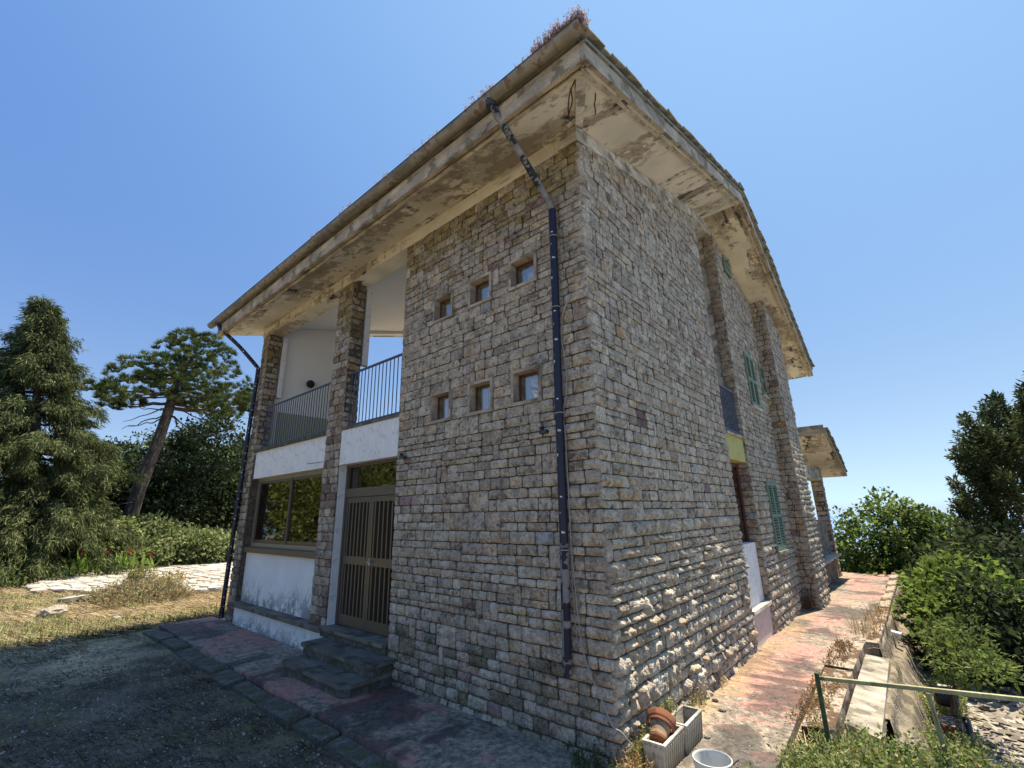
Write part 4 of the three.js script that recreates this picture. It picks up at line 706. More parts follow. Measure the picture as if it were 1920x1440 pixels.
// loose stones
function rock(name, label, p, s, c, seedv) {
  const g = mergeVertices((() => { const q = new THREE.IcosahedronGeometry(1, 3); q.deleteAttribute('uv'); q.deleteAttribute('normal'); return q; })()); const a = g.attributes.position;
  for (let i = 0; i < a.count; i++) { const v = V(a.getX(i), a.getY(i), a.getZ(i)); const k = 0.62 + 0.5 * fbm(v.x * 1.6 + seedv, v.y * 1.6 + v.z * 1.3, seedv, 4) + 0.34 * Math.abs(2 * fbm(v.x * 2.2 - v.z, v.y * 2.2 + seedv, seedv + 4, 2) - 1); a.setXYZ(i, v.x * k, v.y * k, v.z * k); }
  g.computeVertexNormals(); const uv = new Float32Array(a.count * 2); for (let i = 0; i < a.count; i++) { uv[2 * i] = a.getX(i); uv[2 * i + 1] = a.getZ(i) + a.getY(i); } g.setAttribute('uv', new THREE.BufferAttribute(uv, 2));
  const m = mesh(name, g, std({ map: T.stone, color: lin(...c), bumpMap: T.stoneB, bumpScale: 0.02, flatShading: true, roughness: 0.95 })); m.position.set(...p); m.scale.set(...s); return tag(m, label, 'rock');
}
rock('rock', 'grey boulder with a dark shaded side lying on the straw at left', [-13.7, 0.02, 2.18], [0.22, 0.15, 0.26], [.52, .49, .43], 3);
rock('rock', 'small white stone in the straw right of the boulder', [-11.9, -0.05, 1.3], [0.09, 0.05, 0.08], [.7, .68, .64], 5);
rock('rock', 'white pebble on the red walkway beside the stone wall', [0.27, 0.015, -1.69], [0.04, 0.02, 0.035], [.75, .74, .72], 7);
rock('rock', 'pale chip of stone beside the far end of the empty planter trough', [0.345, 0.01, -1.0], [0.032, 0.016, 0.03], [.7, .68, .64], 9);
rock('rock', 'dark grey chip at the foot of the wall beyond the white pebble', [0.13, 0.012, -1.9], [0.035, 0.016, 0.03], [.2, .18, .16], 11);
{ // broken slabs on the left
  const l = [['flat broken slab with a dark front edge at the left of the paving', -16.2, 1.55, 0.5, 0.32, 0.3], ['second broken slab propped against its neighbour left of the weed heap', -15.6, 1.05, 0.55, 0.28, -0.2], ['narrow white slab leaning on the two broken slabs', -16.4, 0.95, 0.6, 0.16, 0.5]];
  l.forEach(([label, x, z, w, d, r], i) => { const a = []; for (let k = 0; k < 7; k++) { const th = k / 7 * 2 * Math.PI; a.push([Math.cos(th) * w * R(.8, 1.05), 0, Math.sin(th) * d * R(.8, 1.05)]); } const m = mesh('broken_slab', prism(a, [0, -0.09, 0]), std({ map: T.conc, color: lin(.85, .83, .78), roughness: .95 })); m.position.set(x, 0.05 + i * 0.03, z); m.rotation.set(R(-.1, .1), r, 0.06 + i * 0.03); tag(m, label, 'slab'); });
}
// ---------- vegetation ----------
const leafMat = (tr, rough = 0.96) => new THREE.MeshPhysicalMaterial({ vertexColors: true, side: THREE.DoubleSide, roughness: rough, transmission: tr, thickness: 0, ior: 1.25, specularIntensity: 0.25 });
const leafB = leafMat(0.45), leafD = leafMat(0.22), needleM = leafMat(0.14), dryM = leafMat(0.3), petalM = leafMat(0.4);
class Leaves {
  constructor() { this.p = []; this.c = []; this.i = []; this.n = []; }
  // a folded diamond leaf: base point, direction, face normal hint, length, width
  leaf(b, d, nrm, L, w, c) {
    const s = new THREE.Vector3().crossVectors(d, nrm).normalize(), m = b.clone().addScaledVector(d, L * 0.45), t = b.clone().addScaledVector(d, L), k = this.p.length / 3;
    const up = new THREE.Vector3().crossVectors(s, d).normalize();
    const l = m.clone().addScaledVector(s, w / 2).addScaledVector(up, w * 0.12), r = m.clone().addScaledVector(s, -w / 2).addScaledVector(up, w * 0.12);
    this.p.push(b.x, b.y, b.z, l.x, l.y, l.z, t.x, t.y, t.z, r.x, r.y, r.z);
    for (let q = 0; q < 4; q++) { this.c.push(c[0], c[1], c[2]); this.n.push(up.x, up.y, up.z); }
    this.i.push(k, k + 1, k + 2, k, k + 2, k + 3);
  }
  build(name, mat, parent) {
    const g = new THREE.BufferGeometry(); g.setAttribute('position', new THREE.Float32BufferAttribute(this.p, 3)); g.setAttribute('color', new THREE.Float32BufferAttribute(this.c, 3)); g.setAttribute('normal', new THREE.Float32BufferAttribute(this.n, 3)); g.setIndex(this.i);
    return mesh(name, g, mat, parent);
  }
}
const rdir = () => { const a = R(0, 2 * Math.PI), z = R(-1, 1), r = Math.sqrt(1 - z * z); return V(r * Math.cos(a), z, r * Math.sin(a)); };
const GAIN = 1.35, shade = (c, a = 0.7, b = 1.3) => { const k = R(a, b) * (c[0] < 0.24 && c[1] < 0.26 ? GAIN : 1.1), h = R(-0.1, 0.1); return [c[0] * k * (1 + h), c[1] * k, c[2] * k * (1 - h)]; };
function clump(Lv, ctr, rad, n, len, wid, cols, up = 0.5, sq = 1) {
  const tone = R(0.6, 1.35), size = R(0.75, 1.25), base = pick(cols);
  for (let i = 0; i < n; i++) {
    const o = rdir(), q = Math.cbrt(rnd()) * rad; const b = ctr.clone().addScaledVector(o, q); b.y = ctr.y + (b.y - ctr.y) * sq;
    const d = o.clone().addScaledVector(rdir(), 0.7); d.y += up * R(-0.2, 1) - 0.15; d.normalize();
    const nn = rdir(); nn.y += 1.2; nn.normalize(); const cc = rnd() < 0.6 ? base : pick(cols); Lv.leaf(b, d, nn, len * size * R(.65, 1.35), wid * size * R(.65, 1.35), shade([cc[0] * tone, cc[1] * tone, cc[2] * tone]));
  }
}
function limb(a, b, r0, r1, bend = 0.1, seg = 7) {
  const A = V(...a), B = V(...b), L = A.distanceTo(B), n = 7, P = []; for (let i = 0; i <= n; i++) { const t = i / n, p = A.clone().lerp(B, t); if (i && i < n) p.add(V(R(-1, 1), R(-1, 1), R(-1, 1)).multiplyScalar(L * bend * 0.25)); P.push(p); }
  const path = new THREE.CatmullRomCurve3(P), g = new THREE.TubeGeometry(path, 14, 1, seg, false), p = g.attributes.position, c = new THREE.Vector3();
  for (let i = 0; i <= 14; i++) { path.getPointAt(i / 14, c); const r = lerp(r0, r1, i / 14); for (let j = 0; j <= seg; j++) { const k = i * (seg + 1) + j; p.setXYZ(k, c.x + (p.getX(k) - c.x) * r, c.y + (p.getY(k) - c.y) * r, c.z + (p.getZ(k) - c.z) * r); } }
  const uv = g.attributes.uv; for (let i = 0; i < uv.count; i++) uv.setXY(i, uv.getY(i), uv.getX(i) * L * 0.5);
  g.computeVertexNormals(); return g;
}
// a pixel of the photograph at a horizontal distance, as a place in the scene
function place(x, y, dist) { const d = V((x / 960 - 1), 1 - y / 720, 0.5).unproject(camera).sub(camera.position); return camera.position.clone().addScaledVector(d, dist / Math.hypot(d.x, d.z)); }

// broad-leaved tree or bush from a set of ellipsoidal masses [x, y, z, rx, ry, rz]
function bushy(name, label, cat, masses, o) {
  const t = thing(name, label, cat, [0, 0, 0], o.group);
  const Lv = new Leaves();
  for (const m of masses) {
    const vol = Math.cbrt(m[3] * m[4] * m[5]), nc = Math.round(o.dens * vol * vol);
    for (let i = 0; i < nc; i++) {
      const d = rdir(); const k = rnd() < 0.75 ? R(0.78, 1.06) : R(0.3, 0.8); const lump = 0.8 + 0.45 * fbm(d.x * 2 + m[0], d.y * 2 + d.z * 1.7 + m[2], 401, 2);
      if (d.y < -0.5 && rnd() < 0.6) continue;
      clump(Lv, V(m[0] + d.x * m[3] * k * lump, m[1] + d.y * m[4] * k * lump, m[2] + d.z * m[5] * k * lump), o.cr * R(.6, 1.3), o.per, o.len, o.wid, o.cols, o.up ?? 0.4);
    }
  }
  const tr = [], root = o.root; const main = masses[0];
  tr.push(limb([root[0], root[1] - 0.3, root[2]], [lerp(root[0], main[0], 0.8), main[1] - main[4] * 0.2, lerp(root[2], main[2], 0.8)], o.tr, o.tr * 0.55, 0.12));
  for (const m of masses) { tr.push(limb([lerp(root[0], main[0], 0.5), lerp(root[1], main[1], 0.5), lerp(root[2], main[2], 0.5)], [m[0], m[1] + m[4] * 0.3, m[2]], o.tr * 0.45, o.tr * 0.12, 0.2, 5)); for (let k = 0; k < 3; k++) { const d = rdir(); tr.push(limb([m[0], m[1] - m[4] * 0.2, m[2]], [m[0] + d.x * m[3] * 0.9, m[1] + Math.abs(d.y) * m[4] * 0.9, m[2] + d.z * m[5] * 0.9], o.tr * 0.2, o.tr * 0.05, 0.2, 4)); } }
  mesh('trunk', merge(tr), mats.bark, t); Lv.build('crown', o.mat || leafB, t); return t;
}
const DARK = [[.030, .045, .020], [.040, .060, .024], [.022, .034, .016], [.055, .075, .030]];
const MID = [[.075, .11, .035], [.095, .14, .045], [.055, .085, .028], [.12, .15, .06]];
const LIGHT = [[.13, .19, .045], [.17, .23, .055], [.10, .15, .04], [.20, .25, .08]];

{ // tall drooping conifer at far left
  const t = thing('conifer_tree', 'tall dark drooping conifer at the left edge behind the hedge', 'tree');
  const B = place(52, 1075, 29), top = place(85, 560, 29); B.y = -0.4;
  const Lv = new Leaves(), br = [limb([B.x, B.y, B.z], [top.x, top.y - 0.4, top.z], 0.34, 0.03, 0.03, 9)];
  const Hh = top.y - B.y;
  for (let i = 0; i < 520; i++) {
    const f = Math.pow(rnd(), 0.9), y = B.y + Hh * lerp(0.04, 0.985, f), th = R(0, 2 * Math.PI), rad = (0.22 + 4.5 * Math.pow(1 - f, 0.95)) * R(0.62, 1.15) * (0.7 + 0.65 * fbm(th * 1.2, f * 9, 411, 2));
    const cx = lerp(B.x, top.x, f), cz = lerp(B.z, top.z, f), dx = Math.cos(th), dz = Math.sin(th);
    const drop = 0.12 + 0.3 * (1 - f);
    if (i % 2) br.push(limb([cx, y, cz], [cx + dx * rad * 0.85, y - drop * rad * 0.5, cz + dz * rad * 0.85], 0.05, 0.01, 0.1, 4));
    const n = Math.round(4 + rad * 6.5);
    for (let k = 0; k < n; k++) {
      const s = R(0.35, 1.02), p = V(cx + dx * rad * s, y - drop * rad * s * s * 0.9 + 0.1 * s, cz + dz * rad * s); p.add(V(R(-.22, .22), R(-.12, .14), R(-.22, .22)));
      const m = 25; for (let q = 0; q < m; q++) { const b = p.clone().add(V(R(-.15, .15), R(-.25, .10), R(-.15, .15))), d = V(dx * 0.45 + R(-.5, .5), R(-1.1, 0.0), dz * 0.45 + R(-.5, .5)).normalize(); Lv.leaf(b, d, rdir(), R(.14, .34), R(.022, .044), shade(pick([[.046, .060, .025], [.075, .090, .038], [.030, .041, .018], [.115, .13, .055]]))); }
    }
  }
  // upright tip
  mesh('trunk', merge(br), mats.bark, t); Lv.build('crown', needleM, t);
}
{ // leaning pine
  const t = thing('pine_tree', 'leaning umbrella pine with bare trunk and dead lower branches beyond the hedge', 'tree');
  const D = 32, q = (x, y, dd = 0) => place(x, y, D + dd).toArray();
  const tr = [limb(q(228, 1010), q(318, 765), 0.36, 0.25, 0.02, 10), limb(q(317, 768), q(352, 655), 0.25, 0.07, 0.06, 8)];
  const clumps = [];   // photograph's pixels of the foliage masses, with depth
  const masses = [[372, 650, 26], [395, 668, 24], [345, 665, 24], [318, 690, 22], [290, 690, 22], [262, 692, 20], [240, 702, 16], [400, 690, 24], [420, 720, 24], [365, 690, 26], [330, 712, 24], [300, 720, 20], [262, 728, 18], [228, 735, 16], [205, 740, 12], [182, 728, 9], [385, 720, 24], [412, 745, 22], [436, 740, 16], [445, 765, 18], [425, 765, 18], [462, 760, 12], [475, 770, 12], [350, 735, 20], [400, 765, 16], [245, 755, 10], [375, 745, 20], [210, 760, 8], [328, 660, 16], [356, 638, 14], [388, 640, 12], [470, 745, 10]];
  const Lv = new Leaves(), PN = [[.050, .072, .020], [.078, .10, .028], [.034, .050, .016], [.11, .13, .040]];
  for (const [x, y, r] of masses) {
    const dd = R(-2.2, 2.2), c = place(x, y, D + dd), rad = r / 850 * (D + 6);
    tr.push(limb(q(lerp(312, 345, clamp((780 - y) / 120)), lerp(770, 690, clamp((780 - y) / 120)) + R(-8, 8)), [c.x, c.y - rad * 0.3, c.z], 0.085, 0.02, 0.12, 5));
    const nt = Math.round(8 + r * 1.7);
    for (let k = 0; k < nt; k++) { const o = rdir(), p = c.clone().add(V(o.x * rad * 1.0, o.y * rad * 0.75, o.z * rad * 1.3)); const ax = V(o.x * 0.6, 0.8, o.z * 0.6).normalize(); const col = pick(PN); for (let s = 0; s < 46; s++) { const d = ax.clone().addScaledVector(rdir(), 0.85).normalize(); Lv.leaf(p, d, rdir(), R(.22, .40), R(.017, .032), shade(col)); } }
  }
  for (const [a, b] of [[[325, 760], [230, 790]], [[318, 775], [228, 805]], [[322, 768], [250, 765]], [[315, 785], [240, 800]], [[330, 750], [430, 790]], [[325, 765], [400, 800]], [[320, 780], [380, 815]], [[328, 755], [470, 785]], [[315, 770], [345, 820]], [[290, 865], [325, 868]], [[288, 872], [318, 876]], [[262, 925], [220, 920]], [[258, 940], [222, 945]], [[325, 745], [205, 748]]]) tr.push(limb(q(...a), q(...b, R(-1.5, 1.5)), 0.05, 0.012, 0.14, 5));
  mesh('trunk', merge(tr), mats.bark, t); Lv.build('crown', needleM, t);
}
// dark trees behind the hedge
{
  const P = (x, y, d) => place(x, y, d);
  const tree = (x, ytop, w, dist, label, cols) => { const top = P(x, ytop, dist), h = top.y + 0.5, r = w / 850 * dist; bushy('broadleaf_tree', label, 'tree', [[top.x, h * 0.52, top.z, r, h * 0.46, r], [top.x + R(-1, 1), h * 0.28, top.z + r * 0.9, r * 0.8, h * 0.26, r * 0.7], [top.x + R(-1, 1), h * 0.3, top.z - r * 0.8, r * 0.8, h * 0.28, r * 0.7]], { dens: 52, cr: 0.55, per: 26, len: .26, wid: .14, cols, root: [top.x, -0.3, top.z], tr: 0.24, mat: leafD }); };
  tree(230, 845, 60, 38, 'dark evergreen tree between the conifer and the pine trunk', DARK);
  tree(320, 828, 62, 41, 'pale-topped dark tree right behind the pine trunk', MID.map(c => c.map(v => v * 0.6)));
  tree(405, 800, 64, 36, 'dense dark tree between the pine and the house corner', DARK);
  tree(170, 880, 50, 36, 'low dark tree at the foot of the conifer', DARK);
  tree(462, 840, 60, 42, 'dark tree half hidden by the downpipe at the house corner', DARK);
  tree(30, 1000, 70, 33, 'black-shaded shrub mass under the conifer at the left edge', DARK);
}
// hedge of leafy shrubs
{
  const spec = [[135, 1002, 'leafy hedge shrub at the left end, behind the red flowers', 42], [205, 975, 'pale green hedge shrub in front of the conifer foot', 46], [262, 972, 'tallest pale hedge shrub before the pine trunk', 48], [322, 985, 'rounded hedge shrub right of the pine trunk', 44], [378, 992, 'dense hedge shrub in the middle of the right half', 40], [425, 995, 'hedge shrub touching the house corner', 40]];
  const COL = [[.12, .155, .05], [.17, .20, .08], [.075, .10, .035], [.21, .235, .11]];
  for (const [x, y, label, w] of spec) { const d = 29.5, top = place(x, y, d), r = w / 850 * d; bushy('hedge_shrub', label, 'shrub', [[top.x, top.y * 0.46, top.z, r * 0.9, top.y * 0.5, r * 1.05], [top.x + 0.7, top.y * 0.28, top.z + R(-.6, .6), r * 0.8, top.y * 0.34, r]], { dens: 120, cr: 0.30, per: 20, len: .18, wid: .11, cols: COL, root: [top.x, -0.2, top.z], tr: 0.06, mat: leafB, group: null, up: 0.8 }); }
}
// flowering cannas before the hedge, each with broad upright leaves
[[143, 1079, 1.05, 'canna with a red flower, leftmost of the row'], [168, 1073, 0.9, 'broad-leaved canna second from the left'], [193, 1068, 1.0, 'canna with a red flower on a tall stalk'], [215, 1066, 0.85, 'bright green canna in the middle of the row'], [240, 1063, 1.0, 'canna with an orange-red flower'], [262, 1061, 0.8, 'low canna near the paving'], [279, 1058, 0.75, 'canna with a red flower, rightmost of the row']].forEach(([x, y, h, label], i) => {
  const b = place(x, y, 26), t = thing('canna_plant', label, 'flower'); b.y = gh(b.x, b.z); const Lv = new Leaves();
  for (let k = 0; k < 15; k++) { const a = R(0, 6.28), s = V(Math.cos(a), 0, Math.sin(a)), d = s.clone().multiplyScalar(R(.25, .7)).add(V(0, 1, 0)).normalize(); Lv.leaf(b.clone().add(V(R(-.25, .25), R(0, h * 0.35), R(-.25, .25))), d, s.clone().add(V(0, 0.4, 0)).normalize(), h * R(.5, .85), R(.12, .2), shade([.13, .20, .045])); }
  Lv.build('leaf', leafB, t);
  if (![1, 3, 5].includes(i)) { const f = new Leaves(), c = V(b.x, b.y + h * 0.98, b.z); for (let k = 0; k < 14; k++) f.leaf(c.clone().add(V(R(-.04, .04), R(-.12, .08), R(-.04, .04))), rdir(), rdir(), 0.10, 0.06, shade(i === 4 ? [.34, .06, .03] : [.25, .012, .018])); f.build('flower', petalM, t); mesh('stem', bar([b.x, b.y, b.z], [c.x, c.y, c.z], 0.015, 5), std({ color: lin(.12, .16, .05) }), t); }
});
// right-hand side: big hazel-like bush, brambly shrubs, dark tree
{
  const P = (x, y, d) => place(x, y, d).toArray(), S = (px_, d) => px_ / 850 * d;
  const HZ = [[.065, .105, .024], [.10, .15, .035], [.045, .075, .02], [.16, .21, .055]];
  const mk = (x, y, d, rx, ry) => [...P(x, y, d), S(rx, d), S(ry, d), S(rx, d)];
  bushy('large_bush', 'big rounded sunlit bush beyond the end of the walkway', 'bush', [mk(1695, 1045, 21, 70, 70), mk(1635, 1078, 20.5, 44, 48), mk(1775, 1062, 21, 60, 56), mk(1740, 1115, 20, 70, 46)], { dens: 110, cr: 0.32, per: 30, len: .15, wid: .10, cols: HZ, root: P(1690, 1150, 21), tr: 0.12 });
  bushy('leafy_shrub', 'broad-leaved shrub just beyond the top of the retaining wall', 'shrub', [mk(1795, 1140, 12.5, 48, 42), mk(1830, 1120, 13, 50, 46), mk(1772, 1172, 11.5, 24, 30), mk(1758, 1115, 14.5, 26, 24)], { dens: 210, cr: 0.24, per: 28, len: .105, wid: .085, cols: LIGHT.map(c => c.map((v, i) => v * [0.66, 0.70, 0.55][i])), root: P(1770, 1240, 12.5), tr: 0.06 });
  bushy('leafy_shrub', 'feathery green shrub behind the dark scrap and the railing', 'shrub', [mk(1803, 1222, 9.2, 36, 34), mk(1830, 1243, 8.6, 32, 26), mk(1780, 1205, 9.6, 20, 22)], { dens: 330, cr: 0.17, per: 26, len: .075, wid: .036, cols: LIGHT.map(c => c.map(v => v * 0.62)), root: P(1775, 1290, 9), tr: 0.04 });
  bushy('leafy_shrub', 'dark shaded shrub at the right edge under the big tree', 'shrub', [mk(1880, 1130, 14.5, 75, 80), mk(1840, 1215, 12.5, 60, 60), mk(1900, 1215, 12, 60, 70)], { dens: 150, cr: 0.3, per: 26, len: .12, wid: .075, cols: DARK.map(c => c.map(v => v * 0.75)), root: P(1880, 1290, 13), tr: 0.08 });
  // dark tree with upswept branches reaching left
  const t = thing('broadleaf_tree', 'tall dark tree with upswept branches at the right edge', 'tree'), Lv = new Leaves(), D = 18, tr = [limb(P(1960, 1240, D), P(1950, 760, D), 0.22, 0.06, 0.04, 8)];
  const CL = [[.034, .046, .017], [.050, .066, .022], [.024, .034, .013], [.075, .092, .032]];
  const tips = [[1917, 735], [1868, 752], [1898, 775], [1838, 782], [1812, 778], [1850, 800], [1880, 810], [1792, 818], [1822, 815], [1806, 845], [1835, 850], [1790, 850], [1870, 850], [1900, 830], [1795, 905], [1820, 890], [1845, 880], [1880, 890], [1812, 930], [1840, 930], [1795, 948], [1800, 985], [1830, 975], [1870, 950], [1900, 920], [1815, 1010], [1850, 1010], [1880, 1000], [1905, 980], [1820, 1050], [1860, 1060], [1900, 1050], [1840, 1100], [1880, 1100], [1915, 870], [1915, 800], [1910, 1110], [1930, 750], [1945, 700], [1960, 720], [1980, 780], [1975, 860], [1960, 950], [1975, 1050], [1850, 760], [1805, 868]];
  for (const [x, y] of tips) for (let rep = 0; rep < 2; rep++) {
    const dd = R(-1.8, 1.8), tip = place(x + R(-8, 6), y + R(-10, 8), D + dd), b = place(lerp(x, 1956, 0.5), lerp(y, Math.min(1200, y + 150), 0.6), D + dd * 0.4);
    tr.push(limb(b.toArray(), tip.toArray(), 0.035, 0.006, 0.08, 4));
    const ax = tip.clone().sub(b).normalize();
    for (let k = 0; k < 26; k++) { const s = Math.sqrt(rnd()), p = b.clone().lerp(tip, lerp(0.1, 1, s)).addScaledVector(rdir(), lerp(0.42, 0.03, s) * rnd()); clump(Lv, p, 0.13, 13, .12, .045, CL, 0.8); }
  }
  mesh('trunk', merge(tr), mats.bark, t); Lv.build('crown', leafD, t);
}
// trees across the yard, in front of the house: only seen mirrored in the window and door panes
for (const [x, z, h, r, label] of [[-21, 8.5, 5.2, 2.6, 'sunlit tree across the yard mirrored in the large window'], [-27, 13, 6.5, 3.2, 'taller tree across the yard mirrored above the large window sill'], [-15.5, 12.5, 6, 2.8, 'tree across the yard mirrored in the door transom'], [-33, 10.5, 7.5, 3.6, 'far tree across the yard mirrored at the left of the large window'], [-38, 19, 9, 5, 'tall tree closing the far side of the yard'], [-25, 20, 9, 4.5, 'tall tree closing the near side of the yard']]) bushy('yard_tree', label, 'tree', [[x, h * 0.55, z, r, h * 0.42, r], [x + 0.8, h * 0.3, z - 1, r * 0.8, h * 0.28, r * 0.8]], { dens: 30, cr: 0.5, per: 26, len: .24, wid: .14, cols: LIGHT.map(c => c.map(v => v * 0.8)), root: [x, -0.2, z], tr: 0.16 });

// weeds and dry growth
function weed(name, label, cat, p, o, group) {
  const t = thing(name, label, cat, p, group), Lv = new Leaves(), st = [];
  for (let i = 0; i < o.n; i++) {
    const a = R(0, 6.28), lean = R(0, o.lean), d = V(Math.cos(a) * lean, 1, Math.sin(a) * lean).normalize(), b = V(R(-o.r, o.r), 0, R(-o.r, o.r) * (o.rz || 1)), L = o.h * R(.5, 1.1); if (o.mound) b.y = o.mound * rnd() * Math.max(0, 1 - (b.x * b.x + b.z * b.z / ((o.rz || 1) ** 2)) / (o.r * o.r));
    Lv.leaf(b, d, rdir(), L, o.w || 0.008, shade(pick(o.stem || o.cols)));
    for (let k = 0; k < (o.leaves || 0); k++) { const s = R(.15, 1); Lv.leaf(b.clone().addScaledVector(d, L * s), rdir().add(V(0, .3, 0)).normalize(), rdir(), o.ll * R(.6, 1.3), o.lw, shade(pick(o.cols))); }
  }
  Lv.build('foliage', o.mat || leafB, t); return t;
}
const DRY = [[.42, .32, .17], [.34, .25, .13], [.50, .40, .24]], OLIVE = [[.22, .21, .08], [.28, .25, .10], [.16, .17, .06]], PINKDRY = [[.32, .225, .22], [.40, .31, .30], [.245, .17, .17], [.46, .39, .37]];
// dry sedum standing along the gutter
[[0.55, 0.19, 'thick clump of pinkish dry weeds at the gutter end on the roof corner', 340], [0.30, 0.2, 'pinkish dry weeds next to the corner clump on the gutter', 220], [0.05, 0.13, 'short dry weeds on the gutter above the downpipe bend', 40], [-0.55, 0.15, 'dry pink weeds on the gutter over the downpipe outlet', 60], [-0.75, 0.12, 'sparse dry weeds just left of the downpipe outlet', 36], [-1.5, 0.12, 'dry weed tuft on the gutter above the stone wall', 40], [-1.95, 0.10, 'low dry weed tuft on the gutter above the middle windows', 30], [-2.6, 0.13, 'dry weed tuft on the gutter at the left edge of the stone wall', 44], [-3.6, 0.12, 'dry weed tuft on the gutter over the open loggia bay', 44], [-4.6, 0.12, 'dry weed tuft on the gutter over the middle pillar', 40], [-9.4, 0.1, 'few dry stalks at the left end of the gutter', 16]].forEach(([x, h, label, n]) => weed('gutter_weed', label, 'weeds', [x, 6.60, 0.95], { n: Math.round(n * 1.8), r: 0.17, rz: 0.45, h: h * 0.9, lean: 0.5, w: 0.008, leaves: 4, ll: 0.026, lw: 0.015, cols: PINKDRY, mat: dryM }));
// weeds by the wall foot and planters
weed('weed_clump', 'olive weeds at the wall corner behind the tipped pot', 'weeds', [0.11, 0, -0.16], { n: 42, r: 0.06, rz: 1.8, h: 0.30, lean: 0.4, leaves: 12, ll: 0.025, lw: 0.013, cols: OLIVE });
weed('weed_clump', 'green leafy weeds growing between the two planter troughs and the wall', 'weeds', [0.10, 0, -0.72], { n: 46, r: 0.05, rz: 3, h: 0.36, lean: 0.3, leaves: 13, ll: 0.028, lw: 0.014, cols: [[.25, .27, .09], [.33, .33, .14], [.18, .2, .06]] });
weed('weed_clump', 'reddish dry weeds at the foot of the wall corner before the troughs', 'weeds', [0.13, 0, 0.06], { n: 60, r: 0.09, rz: 1.2, h: 0.2, lean: 0.7, leaves: 10, ll: 0.025, lw: 0.012, cols: [[.33, .17, .08], [.40, .30, .12], [.22, .2, .07]] });
weed('weed_clump', 'dry straw-coloured weeds at the wall foot beyond the troughs', 'weeds', [0.07, 0, -1.5], { n: 44, r: 0.05, rz: 5, h: 0.24, lean: 0.6, leaves: 6, ll: 0.02, lw: 0.01, cols: [...DRY, ...OLIVE] });
weed('weed_clump', 'small dry weeds at the wall foot farther up the walkway', 'weeds', [0.05, 0, -2.4], { n: 20, r: 0.04, rz: 3, h: 0.12, lean: 0.6, leaves: 4, ll: 0.02, lw: 0.01, cols: DRY });
weed('weed_clump', 'dark green weeds in the shade at the front wall corner', 'weeds', [-0.15, 0, 0.16], { n: 60, r: 0.2, rz: 0.5, h: 0.16, lean: 0.7, leaves: 8, ll: 0.03, lw: 0.015, cols: DARK.map(c => c.map(v => v * 1.6)) });
weed('weed_clump', 'dry reddish shrublet in the recess by the thick stone pier', 'weeds', [0.10, 0, -7.85], { n: 90, r: 0.14, rz: 1, h: 0.42, lean: 0.6, leaves: 8, ll: 0.03, lw: 0.015, cols: [[.10, .06, .045], [.16, .10, .06], [.08, .07, .03]], mat: dryM });
weed('weed_clump', 'rusty dry grass along the outer edge of the walkway above the white pipe', 'weeds', [1.24, 0, -7.0], { n: 120, r: 0.14, rz: 9, h: 0.3, lean: 0.5, leaves: 6, ll: 0.025, lw: 0.012, cols: [[.36, .20, .09], [.42, .30, .14], [.28, .16, .08]], mat: dryM });
weed('weed_clump', 'tall dry stalks on the walkway edge by the long block', 'weeds', [1.15, 0, -5.9], { n: 30, r: 0.12, rz: 2, h: 0.5, lean: 0.35, leaves: 5, ll: 0.02, lw: 0.01, cols: DRY, mat: dryM });
weed('weed_clump', 'dry brown moss and stalks on the long concrete block', 'weeds', [1.0, 0.05, -4.6], { n: 230, r: 0.12, rz: 6, h: 0.06, lean: 1, leaves: 5, ll: 0.02, lw: 0.012, cols: [[.18, .09, .05], [.24, .15, .08], [.13, .10, .05]], mat: dryM });
weed('weed_clump', 'rust-brown dry moss along the walkway edge behind the railing post', 'weeds', [1.0, 0.02, -2.6], { n: 240, r: 0.14, rz: 6, h: 0.08, lean: 1, leaves: 5, ll: 0.022, lw: 0.012, cols: [[.22, .10, .05], [.30, .2, .09], [.22, .2, .08]], mat: dryM });
const NET = LIGHT.map(c => c.map((v, i) => v * [1.15, 1.1, 1.2][i]));
[[1.25, -1.0, 'dense leafy weeds at the foot of the railing post', 0.34], [1.55, -1.2, 'leafy weeds below the middle of the railing', 0.32], [1.12, -0.35, 'pale green weeds at the walkway edge nearest the camera', 0.30], [1.5, -0.55, 'broad patch of nettles in the right foreground', 0.34], [1.85, -0.9, 'leafy weeds around the leaning railing post', 0.3], [1.9, -0.3, 'weeds in the bottom right corner', 0.3], [2.3, -0.9, 'weeds at the right edge below the rail', 0.28], [1.35, -1.75, 'pale weeds beside the bare slab', 0.26], [1.75, -1.45, 'taller weeds just under the middle of the rail', 0.44], [2.08, -1.5, 'tall weeds behind the leaning railing post', 0.42], [2.42, -1.4, 'tall weeds under the right end of the rail', 0.42], [2.25, -1.0, 'weeds in front of the leaning railing post', 0.4], [1.98, -4.3, 'weeds overgrowing the near end of the dark scrap', 0.36], [1.9, -5.6, 'weeds overgrowing the far end of the dark scrap', 0.4]].forEach(([x, z, label, h]) => weed('weed_clump', label, 'weeds', [x, gh(x, z) - 0.02, z], { n: 210, r: 0.27, h, lean: 0.6, leaves: 11, ll: 0.042, lw: 0.02, cols: [...NET, [.30, .30, .15], [.34, .30, .17]] }));
[[2.15, -3.3, 'thin weeds on the shale below the railing'], [1.95, -6.6, 'weeds at the foot of the retaining wall'], [1.98, -8.6, 'far weeds at the foot of the retaining wall']].forEach(([x, z, label]) => weed('weed_clump', label, 'weeds', [x, gh(x, z) - 0.02, z], { n: 90, r: 0.3, rz: 2, h: 0.26, lean: 0.6, leaves: 8, ll: 0.05, lw: 0.024, cols: [...NET, ...OLIVE] }));
